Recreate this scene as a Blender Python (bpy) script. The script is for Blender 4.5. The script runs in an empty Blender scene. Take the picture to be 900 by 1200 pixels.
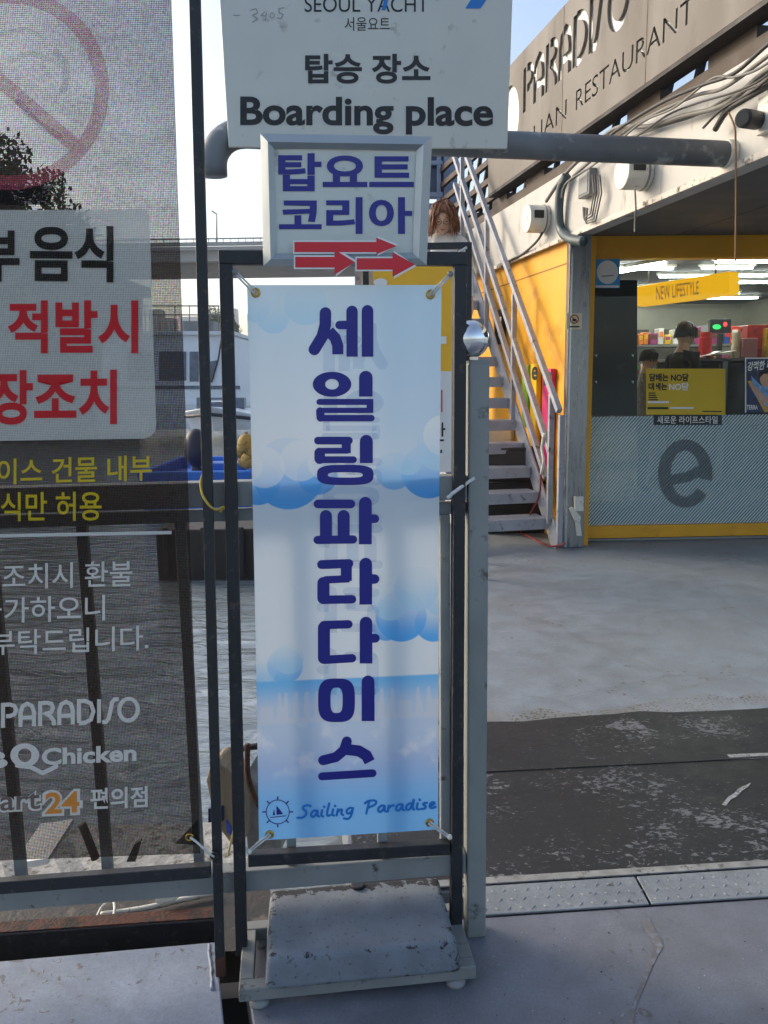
import bpy, bmesh, math, random
from mathutils import Vector, Matrix
random.seed(7)
sc = bpy.context.scene
COL = sc.collection
R = math.radians

# ------------------------------------------------------------------ camera, sky, sun, exposure
F_PX, HOR, ROLL, CAM_H = 950.0, 445.0, 0.8, 1.55      # focal length and horizon row in pixels of the 900x1200 photograph
pitch = math.atan((600 - HOR) / F_PX)
_f = Vector((0, math.cos(pitch), -math.sin(pitch)))
_u0 = Vector((0, math.sin(pitch), math.cos(pitch)))
_r0 = Vector((1, 0, 0))
_r = _r0 * math.cos(R(ROLL)) - _u0 * math.sin(R(ROLL))
_u = _u0 * math.cos(R(ROLL)) + _r0 * math.sin(R(ROLL))
CAM = Vector((0, 0, CAM_H))
cd = bpy.data.cameras.new('camera')
cam = bpy.data.objects.new('camera', cd)
COL.objects.link(cam)
cam.matrix_world = Matrix(((_r.x, _u.x, -_f.x, CAM.x), (_r.y, _u.y, -_f.y, CAM.y), (_r.z, _u.z, -_f.z, CAM.z), (0, 0, 0, 1)))
cd.sensor_fit = 'VERTICAL'
cd.sensor_height = 36
cd.lens = 36 * F_PX / 1200
cd.clip_start = 0.05
cd.clip_end = 6000
sc.camera = cam

SUN_EL, SUN_AZ = 24.0, -62.0          # azimuth from +Y, negative to the left
world = bpy.data.worlds.new('World')
sc.world = world
world.use_nodes = True
wn = world.node_tree.nodes
sky = wn.new('ShaderNodeTexSky')
sky.sky_type = 'NISHITA'
sky.sun_disc = False
sky.sun_elevation = R(SUN_EL)
sky.sun_rotation = R(SUN_AZ)
sky.air_density = 1.0
sky.dust_density = 3.2
sky.ozone_density = 1.2
wn['Background'].inputs['Strength'].default_value = 0.12
world.node_tree.links.new(sky.outputs[0], wn['Background'].inputs['Color'])
sl = bpy.data.lights.new('sun', 'SUN')
sl.energy = 0.85
sl.angle = R(22)
sl.color = (1.0, 0.9, 0.76)
sun = bpy.data.objects.new('sun', sl)
COL.objects.link(sun)
sdir = Vector((math.sin(R(SUN_AZ)) * math.cos(R(SUN_EL)), math.cos(R(SUN_AZ)) * math.cos(R(SUN_EL)), math.sin(R(SUN_EL))))
sun.rotation_euler = sdir.to_track_quat('Z', 'Y').to_euler()
sun.location = (-30, 20, 20)
sc.view_settings.view_transform = 'Standard'
sc.view_settings.look = 'None'
sc.view_settings.gamma = 1
sc.view_settings.exposure = 1.33

# ------------------------------------------------------------------ pixel to place helpers
def ray(px, py):
    return _f * F_PX + _r * (px - 450) + _u * (600 - py)
def G(px, py, z=0.0):
    d = ray(px, py)
    return CAM + d * ((z - CAM_H) / d.z)
class Plane:
    """a plane in the place; off moves a point towards the viewer's side of it"""
    def __init__(s, p, n):
        s.p = Vector(p); s.n = Vector(n).normalized()
        if s.n.dot(CAM - s.p) < 0: s.n.negate()
    def at(s, px, py, off=0.0):
        d = ray(px, py); q = s.p + s.n * off
        return CAM + d * ((q - CAM).dot(s.n) / d.dot(s.n))
def vplane(a, b):
    d = Vector(b) - Vector(a); d.z = 0
    return Plane(a, Vector((d.y, -d.x, 0)))
def yplane(y): return Plane((0, y, 0), (0, -1, 0))

# ------------------------------------------------------------------ materials
MATS = {}
def nodes_of(name):
    m = bpy.data.materials.new(name); m.use_nodes = True
    nt = m.node_tree
    return m, nt, nt.nodes, nt.links, nt.nodes['Principled BSDF']
def lin(c):
    return tuple((x / 12.92 if x <= .04045 else ((x + .055) / 1.055) ** 2.4) for x in c)
def rgb(r, g, b): return lin((r / 255, g / 255, b / 255))
def mat(name, col, rough=.5, metal=0., spec=.5, var=.12, scale=6., bump=0., bscale=60., dirt=None, dirt_amt=.5, dirt_scale=9., trans=0., coat=0., detail=8, stretch=(1, 1, 1)):
    """painted / plastic / stone surface: base colour with mottling, optional stains or chips and fine relief"""
    if name in MATS: return MATS[name]
    m, nt, N, L, b = nodes_of(name)
    tc = N.new('ShaderNodeTexCoord'); mp = N.new('ShaderNodeMapping'); mp.inputs['Scale'].default_value = stretch
    geo = N.new('ShaderNodeNewGeometry')
    L.new(geo.outputs['Position'], mp.inputs['Vector'])
    n1 = N.new('ShaderNodeTexNoise'); n1.inputs['Scale'].default_value = scale; n1.inputs['Detail'].default_value = detail
    L.new(mp.outputs[0], n1.inputs['Vector'])
    r1 = N.new('ShaderNodeMapRange'); r1.inputs[1].default_value = .3; r1.inputs[2].default_value = .7
    r1.inputs[3].default_value = 1 - var; r1.inputs[4].default_value = 1 + var
    L.new(n1.outputs['Fac'], r1.inputs[0])
    mul = N.new('ShaderNodeMix'); mul.data_type = 'RGBA'; mul.blend_type = 'MULTIPLY'; mul.inputs[0].default_value = 1
    mul.inputs[6].default_value = (*col, 1)
    L.new(r1.outputs[0], mul.inputs[7])
    out = mul.outputs[2]
    rv = rough
    if dirt is not None:
        n2 = N.new('ShaderNodeTexNoise'); n2.inputs['Scale'].default_value = dirt_scale; n2.inputs['Detail'].default_value = 10; n2.inputs['Roughness'].default_value = .68
        L.new(mp.outputs[0], n2.inputs['Vector'])
        r2 = N.new('ShaderNodeMapRange'); r2.inputs[1].default_value = .62 - .2 * dirt_amt; r2.inputs[2].default_value = .70 - .16 * dirt_amt
        L.new(n2.outputs['Fac'], r2.inputs[0])
        mx = N.new('ShaderNodeMix'); mx.data_type = 'RGBA'; mx.inputs[7].default_value = (*dirt, 1)
        L.new(r2.outputs[0], mx.inputs[0]); L.new(out, mx.inputs[6]); out = mx.outputs[2]
    L.new(out, b.inputs['Base Color'])
    rr = N.new('ShaderNodeMapRange'); rr.inputs[1].default_value = .3; rr.inputs[2].default_value = .7
    rr.inputs[3].default_value = max(.02, rough - .1); rr.inputs[4].default_value = min(1, rough + .1)
    L.new(n1.outputs['Fac'], rr.inputs[0]); L.new(rr.outputs[0], b.inputs['Roughness'])
    b.inputs['Metallic'].default_value = metal
    b.inputs['Specular IOR Level'].default_value = spec
    b.inputs['Coat Weight'].default_value = coat
    if trans: b.inputs['Transmission Weight'].default_value = trans
    if bump:
        n3 = N.new('ShaderNodeTexNoise'); n3.inputs['Scale'].default_value = bscale; n3.inputs['Detail'].default_value = 6
        L.new(mp.outputs[0], n3.inputs['Vector'])
        bp = N.new('ShaderNodeBump'); bp.inputs['Strength'].default_value = bump; bp.inputs['Distance'].default_value = .01
        L.new(n3.outputs['Fac'], bp.inputs['Height']); L.new(bp.outputs[0], b.inputs['Normal'])
    MATS[name] = m
    return m
def emit(name, col, s):
    if name in MATS: return MATS[name]
    m, nt, N, L, b = nodes_of(name)
    b.inputs['Base Color'].default_value = (*col, 1)
    b.inputs['Emission Color'].default_value = (*col, 1); b.inputs['Emission Strength'].default_value = s
    MATS[name] = m
    return m
def film(name, col, open_=.4, weave=True, transl=.25):
    """print on perforated mesh cloth: part of the light passes straight through the holes"""
    if name in MATS: return MATS[name]
    m, nt, N, L, b = nodes_of(name)
    out = N['Material Output']
    geo = N.new('ShaderNodeNewGeometry')
    d = N.new('ShaderNodeBsdfDiffuse'); d.inputs[0].default_value = (*col, 1)
    t = N.new('ShaderNodeBsdfTranslucent'); t.inputs[0].default_value = (*col, 1)
    ms = N.new('ShaderNodeMixShader'); ms.inputs[0].default_value = transl
    L.new(d.outputs[0], ms.inputs[1]); L.new(t.outputs[0], ms.inputs[2])
    tr = N.new('ShaderNodeBsdfTransparent')
    if weave:
        cn = N.new('ShaderNodeTexNoise'); cn.inputs['Scale'].default_value = 330; cn.inputs['Detail'].default_value = 1; L.new(geo.outputs['Position'], cn.inputs['Vector'])
        hs = N.new('ShaderNodeHueSaturation'); hs.inputs['Saturation'].default_value = 2.2; hs.inputs['Value'].default_value = 1.7; L.new(cn.outputs['Color'], hs.inputs['Color'])
        cm = N.new('ShaderNodeMix'); cm.data_type = 'RGBA'; cm.inputs[0].default_value = .45; cm.inputs[6].default_value = (1, 1, 1, 1); L.new(hs.outputs[0], cm.inputs[7]); L.new(cm.outputs[2], tr.inputs[0])
    mx = N.new('ShaderNodeMixShader')
    L.new(ms.outputs[0], mx.inputs[1]); L.new(tr.outputs[0], mx.inputs[2])
    mx.inputs[0].default_value = open_
    if weave:
        mp = N.new('ShaderNodeMapping'); mp.inputs['Rotation'].default_value = (0, 0, R(-6.3))
        L.new(geo.outputs['Position'], mp.inputs['Vector'])
        sep = N.new('ShaderNodeSeparateXYZ'); L.new(mp.outputs[0], sep.inputs[0])
        outs = []
        for ax, per in (('X', .0036), ('Z', .0039)):
            mu = N.new('ShaderNodeMath'); mu.operation = 'MULTIPLY'; mu.inputs[1].default_value = 2 * math.pi / per
            L.new(sep.outputs[ax], mu.inputs[0])
            si = N.new('ShaderNodeMath'); si.operation = 'SINE'; L.new(mu.outputs[0], si.inputs[0])
            outs.append(si)
        ad = N.new('ShaderNodeMath'); ad.operation = 'ADD'; L.new(outs[0].outputs[0], ad.inputs[0]); L.new(outs[1].outputs[0], ad.inputs[1])
        nz = N.new('ShaderNodeTexNoise'); nz.inputs['Scale'].default_value = 160; L.new(mp.outputs[0], nz.inputs['Vector'])
        ns = N.new('ShaderNodeMath'); ns.operation = 'MULTIPLY_ADD'; ns.inputs[1].default_value = 2.2; ns.inputs[2].default_value = -1.1
        L.new(nz.outputs['Fac'], ns.inputs[0])
        n6 = N.new('ShaderNodeTexNoise'); n6.inputs['Scale'].default_value = 7; n6.inputs['Detail'].default_value = 4; mp6 = N.new('ShaderNodeMapping'); mp6.inputs['Scale'].default_value = (1, 1, 2.6); L.new(geo.outputs['Position'], mp6.inputs[0]); L.new(mp6.outputs[0], n6.inputs['Vector'])
        m6 = N.new('ShaderNodeMath'); m6.operation = 'MULTIPLY_ADD'; m6.inputs[1].default_value = 1.6; m6.inputs[2].default_value = -.8; L.new(n6.outputs['Fac'], m6.inputs[0])
        a6 = N.new('ShaderNodeMath'); a6.operation = 'ADD'; L.new(ns.outputs[0], a6.inputs[0]); L.new(m6.outputs[0], a6.inputs[1]); ns = a6
        a2 = N.new('ShaderNodeMath'); a2.operation = 'ADD'; L.new(ad.outputs[0], a2.inputs[0]); L.new(ns.outputs[0], a2.inputs[1])
        mr = N.new('ShaderNodeMapRange'); mr.inputs[1].default_value = -1.6; mr.inputs[2].default_value = 1.6
        mr.inputs[3].default_value = max(0, open_ - .2); mr.inputs[4].default_value = min(1, open_ + .2)
        L.new(a2.outputs[0], mr.inputs[0]); L.new(mr.outputs[0], mx.inputs[0])
    L.new(mx.outputs[0], out.inputs['Surface'])
    MATS[name] = m
    return m

# ------------------------------------------------------------------ mesh builder
class MB:
    def __init__(s): s.v = []; s.f = []
    def add(s, vs, fs):
        o = len(s.v); s.v += [Vector(x) for x in vs]; s.f += [tuple(i + o for i in q) for q in fs]
        return s
    def frame_box(s, o, ax, ay, az):
        """box with corner o and three edge vectors"""
        o = Vector(o); vs = [o + ax * i + ay * j + az * k for k in (0, 1) for j in (0, 1) for i in (0, 1)]
        fs = [(0, 2, 3, 1), (4, 5, 7, 6), (0, 1, 5, 4), (2, 6, 7, 3), (0, 4, 6, 2), (1, 3, 7, 5)]
        if ax.cross(ay).dot(az) < 0: fs = [q[::-1] for q in fs]
        return s.add(vs, fs)
    def box(s, c, size, rz=0.0):
        a = Vector((math.cos(rz), math.sin(rz), 0)); b = Vector((-math.sin(rz), math.cos(rz), 0)); z = Vector((0, 0, 1))
        c = Vector(c); x, y, h = size
        return s.frame_box(c - a * x / 2 - b * y / 2 - z * h / 2, a * x, b * y, z * h)
    def beam(s, p, q, w, d, side=None):
        """square bar from p to q, w along the side direction, d across it"""
        p = Vector(p); q = Vector(q); a = q - p
        sd = Vector(side) if side is not None else Vector((1, 0, 0))
        sd = (sd - a * (sd.dot(a) / a.length_squared)).normalized(); dd = a.cross(sd).normalized()
        return s.frame_box(p - sd * w / 2 - dd * d / 2, a, sd * w, dd * d)
    def tube(s, pts, r, n=8, cap=True):
        pts = [Vector(p) for p in pts]; rings = []; up = None
        for i, p in enumerate(pts):
            t = (pts[min(i + 1, len(pts) - 1)] - pts[max(i - 1, 0)]).normalized()
            if up is None: up = t.orthogonal().normalized()
            up = (up - t * up.dot(t)).normalized(); w = t.cross(up)
            rr = r[i] if isinstance(r, (list, tuple)) else r
            rings.append([p + (up * math.cos(2 * math.pi * k / n) + w * math.sin(2 * math.pi * k / n)) * rr for k in range(n)])
        vs = [x for g in rings for x in g]; fs = []
        for i in range(len(pts) - 1):
            for k in range(n):
                fs.append((i * n + k, i * n + (k + 1) % n, (i + 1) * n + (k + 1) % n, (i + 1) * n + k))
        if cap: fs += [tuple(range(n))[::-1], tuple((len(pts) - 1) * n + k for k in range(n))]
        return s.add(vs, fs)
    def ball(s, c, r, n=16, m=10, sc_=(1, 1, 1), rot=None):
        c = Vector(c); vs = []; fs = []
        for j in range(m + 1):
            th = math.pi * j / m
            for k in range(n):
                ph = 2 * math.pi * k / n
                p = Vector((math.sin(th) * math.cos(ph) * sc_[0], math.sin(th) * math.sin(ph) * sc_[1], math.cos(th) * sc_[2])) * r
                if rot: p = rot @ p
                vs.append(c + p)
        for j in range(m):
            for k in range(n):
                fs.append((j * n + k, (j + 1) * n + k, (j + 1) * n + (k + 1) % n, j * n + (k + 1) % n))
        return s.add(vs, fs)
    def disc(s, c, nrm, r, h, n=20):
        nrm = Vector(nrm).normalized(); c = Vector(c)
        return s.tube([c, c + nrm * h], r, n)
    def prism(s, pts, off):
        """flat outline given thickness along off"""
        pts = [Vector(p) for p in pts]; off = Vector(off); n = len(pts)
        vs = pts + [p + off for p in pts]
        fs = [tuple(range(n)), tuple(range(2 * n - 1, n - 1, -1))] + [(i, i + n, (i + 1) % n + n, (i + 1) % n) for i in range(n)]
        return s.add(vs, fs)
    def build(s, name, m, parent=None, bevel=0.0, smooth=False, label=None, fix=True):
        me = bpy.data.meshes.new(name)
        if s.v:
            lo = Vector([min(v[i] for v in s.v) for i in range(3)]); hi = Vector([max(v[i] for v in s.v) for i in range(3)])
            c = Vector(((lo.x + hi.x) / 2, (lo.y + hi.y) / 2, lo.z))
        else: c = Vector((0, 0, 0))
        me.from_pydata([v - c for v in s.v], [], s.f)
        if fix:
            bm = bmesh.new(); bm.from_mesh(me); bmesh.ops.remove_doubles(bm, verts=bm.verts, dist=1e-6)
            bmesh.ops.recalc_face_normals(bm, faces=bm.faces); bm.to_mesh(me); bm.free()
        if smooth:
            me.shade_smooth()
        me.materials.append(m)
        o = bpy.data.objects.new(name, me); COL.objects.link(o)
        attach(o, parent, c)
        if bevel:
            bv = o.modifiers.new('bevel', 'BEVEL'); bv.width = bevel; bv.segments = 2; bv.limit_method = 'ANGLE'; bv.angle_limit = R(40)
        if label: o['label'] = label
        return o
def wloc(o):
    p = Vector(o.location); q = o.parent
    while q: p += q.location; q = q.parent
    return p
def attach(o, parent, c):
    o.location = Vector(c) - (wloc(parent) if parent else Vector((0, 0, 0)))
    if parent: o.parent = parent
def thing(name, label, cat, loc=(0, 0, 0), group=None):
    o = bpy.data.objects.new(name, None); COL.objects.link(o); o.location = loc; o.empty_display_size = .1
    return tag(o, label, cat, group)
def tag(o, label, cat, group=None):
    o['label'] = label; o['category'] = cat
    if group: o['group'] = group
    return o
def struct(o): o['kind'] = 'structure'; return o

# ------------------------------------------------------------------ flat print: outlines in photo pixels dropped onto a plane
def cap(c, r, a0, a1, n=8): return [(c[0] + r * math.cos(a0 + (a1 - a0) * i / n), c[1] + r * math.sin(a0 + (a1 - a0) * i / n)) for i in range(n + 1)]
def stroke(pts, w, c0=True, c1=True):
    """outlines (a list of polygons) of a thick line; ends round or cut"""
    h = w / 2; polys = []
    L_, R_ = [], []
    n = len(pts)
    for i, p in enumerate(pts):
        if i == 0: d = (pts[1][0] - p[0], pts[1][1] - p[1]); k = 1
        elif i == n - 1: d = (p[0] - pts[i - 1][0], p[1] - pts[i - 1][1]); k = 1
        else:
            a = (p[0] - pts[i - 1][0], p[1] - pts[i - 1][1]); b = (pts[i + 1][0] - p[0], pts[i + 1][1] - p[1])
            la = math.hypot(*a); lb = math.hypot(*b); a = (a[0] / la, a[1] / la); b = (b[0] / lb, b[1] / lb)
            d = (a[0] + b[0], a[1] + b[1]); ld = math.hypot(*d) or 1e-6
            k = 1 / max(.45, (d[0] / ld) * a[0] + (d[1] / ld) * a[1])
        ld = math.hypot(*d) or 1e-6; nx, ny = -d[1] / ld, d[0] / ld
        L_.append((p[0] + nx * h * k, p[1] + ny * h * k)); R_.append((p[0] - nx * h * k, p[1] - ny * h * k))
    for i in range(n - 1): polys.append([L_[i], L_[i + 1], R_[i + 1], R_[i]])
    for on, p, q in ((c0, pts[0], pts[1]), (c1, pts[-1], pts[-2])):
        if on:
            a = math.atan2(p[1] - q[1], p[0] - q[0]); polys.append(cap(p, h, a - math.pi / 2, a + math.pi / 2))
    return polys
def ring(c, rx, ry, ix, iy, n=32, a0=0, a1=360):
    out = []
    for i in range(n):
        t0 = R(a0 + (a1 - a0) * i / n); t1 = R(a0 + (a1 - a0) * (i + 1) / n)
        out.append([(c[0] + rx * math.cos(t0), c[1] + ry * math.sin(t0)), (c[0] + rx * math.cos(t1), c[1] + ry * math.sin(t1)),
                    (c[0] + ix * math.cos(t1), c[1] + iy * math.sin(t1)), (c[0] + ix * math.cos(t0), c[1] + iy * math.sin(t0))])
    return out
def ell(c, rx, ry, n=28): return [[(c[0] + rx * math.cos(2 * math.pi * i / n), c[1] + ry * math.sin(2 * math.pi * i / n)) for i in range(n)]]
def rrect(x0, y0, x1, y1, r, n=5):
    o = []
    for cx, cy, a in ((x1 - r, y0 + r, -90), (x1 - r, y1 - r, 0), (x0 + r, y1 - r, 90), (x0 + r, y0 + r, 180)):
        o += cap((cx, cy), r, R(a), R(a + 90), n)
    return [o]
def decal(name, polys, plane, m, parent, off=.0015, step=.00002, label=None):
    mb = MB()
    for i, pl in enumerate(polys):
        mb.add([plane.at(x, y, off + step * (i % 40)) for x, y in pl], [tuple(range(len(pl)))])
    o = mb.build(name, m, parent, label=label, fix=False)
    return o
_TX = {}
def text_mesh(body, bold=0.0, shear=0.0, spacing=1.0):
    key = (body, bold, shear, spacing)
    if key in _TX: return _TX[key]
    c = bpy.data.curves.new('text', 'FONT'); c.body = body; c.offset = bold; c.shear = shear; c.space_character = spacing
    c.resolution_u = 5
    o = bpy.data.objects.new('text', c); COL.objects.link(o)
    dg = bpy.context.evaluated_depsgraph_get(); dg.update()
    me = bpy.data.meshes.new_from_object(o.evaluated_get(dg))
    vs = [v.co.copy() for v in me.vertices]; fs = [tuple(p.vertices) for p in me.polygons]
    bpy.data.objects.remove(o); bpy.data.curves.remove(c); bpy.data.meshes.remove(me)
    x0 = min(v.x for v in vs); x1 = max(v.x for v in vs); y0 = min(v.y for v in vs); y1 = max(v.y for v in vs)
    uv = [((v.x - x0) / (x1 - x0), (v.y - y0) / (y1 - y0)) for v in vs]
    _TX[key] = (uv, fs)
    return uv, fs
def quad(x0, y0, x1, y1, s=0.0):
    """top-left, top-right, bottom-right, bottom-left of a line of print; s lifts the right end"""
    return ((x0, y0), (x1, y0 - s), (x1, y1 - s), (x0, y1))
def text(body, q, plane, m, parent, bold=0.0, shear=0.0, spacing=1.0, off=.0015, name='lettering'):
    uv, fs = text_mesh(body, bold, shear, spacing)
    (ax, ay), (bx, by), (cx, cy), (dx, dy) = q
    vs = []
    for u, v in uv:
        tx, ty = ax + (bx - ax) * u, ay + (by - ay) * u
        gx, gy = dx + (cx - dx) * u, dy + (cy - dy) * u
        vs.append(plane.at(gx + (tx - gx) * v, gy + (ty - gy) * v, off))
    return MB().add(vs, fs).build(name, m, parent, fix=False)
def paradiso(x0, y0, x1, y1, w=.16, s=0.0):
    """the geometric word PARADISO as thick lines in a box (y down); returns polygons"""
    G_ = {'P': ([[(.08, 1), (.08, .04), (.35, .04), (.52, .1), (.6, .28), (.52, .46), (.35, .52), (.2, .52)]], .68),
          'A': ([[(.08, 1), (.08, .4), (.16, .14), (.34, .04), (.52, .14), (.6, .4), (.6, 1)], [(.1, .62), (.58, .62)]], .76),
          'R': ([[(.08, 1), (.08, .04), (.35, .04), (.52, .1), (.58, .27), (.5, .45), (.3, .5), (.46, .6), (.6, .8), (.62, 1)]], .74),
          'D': ([[(.08, .96), (.08, .04), (.3, .04), (.54, .16), (.64, .5), (.54, .84), (.3, .96), (.08, .96)]], .78),
          'I': ([[(.08, 0), (.08, 1)]], .22),
          'S': ([[(.62, .04), (.46, .04), (.36, .16), (.3, .5), (.22, .84), (.12, .97), (-.02, .97)]], .58),
          'O': ([[(.42 + .36 * math.cos(R(a)), .5 + .46 * math.sin(R(a))) for a in range(0, 361, 20)]], .86)}
    tot = sum(G_[c][1] for c in 'PARADISO'); x = 0; letters = []
    for c in 'PARADISO':
        polys = []
        for st in G_[c][0]:
            pp = [((x + a) / tot, b) for a, b in st]
            pp = [(x0 + (x1 - x0) * a, y0 + (y1 - y0) * b - s * a) for a, b in pp]
            polys += stroke(pp, w * (y1 - y0), False, False)
        letters.append(polys); x += G_[c][1]
    return letters

# ------------------------------------------------------------------ the palette
BLACK_STEEL = mat('black painted steel', rgb(36, 37, 40), .5, var=.25, scale=22, dirt=rgb(74, 66, 58), dirt_amt=.24, dirt_scale=38, bump=.12)
GREY_STEEL = mat('grey painted steel', rgb(128, 131, 129), .5, var=.12, scale=9, dirt=rgb(70, 66, 60), dirt_amt=.18, dirt_scale=18, bump=.06)
GREY_POST = mat('grey painted post', rgb(132, 136, 132), .5, var=.12, scale=7, dirt=rgb(88, 84, 78), dirt_amt=.2, dirt_scale=14, bump=.08)
STAIR_GREY = mat('blue grey stair paint', rgb(156, 158, 164), .5, var=.12, scale=8, dirt=rgb(92, 88, 88), dirt_amt=.2, dirt_scale=13, bump=.06)
RUST = mat('rusty steel', rgb(84, 50, 38), .85, var=.4, scale=20, dirt=rgb(44, 38, 34), dirt_amt=.75, dirt_scale=16, bump=.4, bscale=90)
CHROME = mat('polished steel', (.78, .78, .78), .06, metal=1, var=.02)
STEEL = mat('brushed stainless', rgb(150, 150, 150), .32, metal=.85, var=.15, scale=5, stretch=(6, 6, .7), dirt=rgb(60, 58, 54), dirt_amt=.1)
ALU = mat('anodised aluminium', rgb(172, 178, 178), .38, metal=.55, var=.06, scale=8)
YELLOW = mat('yellow paint', rgb(228, 164, 34), .45, var=.1, scale=2, dirt=rgb(196, 136, 30), dirt_amt=.3, dirt_scale=1.6)
WHITEP = mat('old white paint', rgb(184, 182, 176), .6, var=.12, scale=3, dirt=rgb(150, 140, 126), dirt_amt=.28, dirt_scale=3, bump=.1, stretch=(1.6, 1.6, .35))
SIGN_GREY = mat('weathered grey sign sheet', rgb(94, 87, 79), .6, var=.12, scale=2.5, dirt=rgb(78, 71, 64), dirt_amt=.4, dirt_scale=3, stretch=(1, 1, .25))
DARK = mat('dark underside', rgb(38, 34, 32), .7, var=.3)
BROWN = mat('brown beam', rgb(70, 58, 49), .7, var=.25, scale=6, bump=.1)
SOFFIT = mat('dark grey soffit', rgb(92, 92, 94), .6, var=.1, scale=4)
CABLE_W = mat('pale grey cable', rgb(116, 114, 108), .6, var=.15)
CABLE_D = mat('dark cable', rgb(60, 58, 56), .6, var=.2)
CABLE_G = mat('green grey conduit', rgb(66, 80, 82), .5, var=.15)
PLAST_W = mat('off white plastic', rgb(214, 212, 200), .5, var=.08, dirt=rgb(120, 112, 100), dirt_amt=.2, dirt_scale=20)
PLAST_G = mat('grey plastic', rgb(128, 130, 130), .5, var=.08)
WHITE_SHEET = mat('white sign face', rgb(205, 208, 200), .45, var=.04, scale=3, dirt=rgb(170, 170, 160), dirt_amt=.1)
INK_BLACK = mat('black ink', rgb(30, 30, 32), .5, var=.05)
INK_BLUE = mat('deep blue ink', rgb(34, 36, 132), .42, var=.04)
INK_RED = mat('red sticker', rgb(214, 34, 48), .4, var=.04)
INK_WHITE = mat('white print', rgb(232, 232, 228), .5, var=.03)
INK_LBLUE = mat('bright blue print', rgb(20, 120, 200), .4, var=.03)
INK_YELLOW = mat('yellow print', rgb(228, 190, 30), .5, var=.05)
PEN = mat('faint pen line', rgb(150, 152, 148), .6, var=.05)
BRASS = mat('brass eyelet', rgb(190, 150, 70), .25, metal=1, var=.1)
ROPE = mat('pale cord', rgb(206, 206, 200), .8, var=.2, scale=80)
ROPE_Y = mat('yellow rope', rgb(196, 168, 70), .8, var=.2, scale=80)
RUBBER = mat('black rubber', rgb(32, 32, 34), .6, var=.2)
SKIN = mat('skin', rgb(226, 178, 150), .5, var=.04)
GLASSD = mat('dark window glass', rgb(40, 46, 54), .08, var=.05)
# ------------------------------------------------------------------ ground planes of the place
Z = Vector((0, 0, 1))
WATER_Z = -0.8
A0 = G(569, 1074); A1 = G(900, 1052)
e1 = (A1 - A0); e1.z = 0; e1.normalize(); e2 = Vector((-e1.y, e1.x, 0))
def loc2(p): d = Vector(p) - A0; return d.dot(e1), d.dot(e2)
def pier(a, b, z=0.0): v = A0 + e1 * a + e2 * b; return Vector((v.x, v.y, z))
def slab(name, corners, top, thick, m):
    mb = MB().prism([Vector((c[0], c[1], top)) for c in corners], Vector((0, 0, -thick)))
    return struct(mb.build(name, m, bevel=.004))

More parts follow.
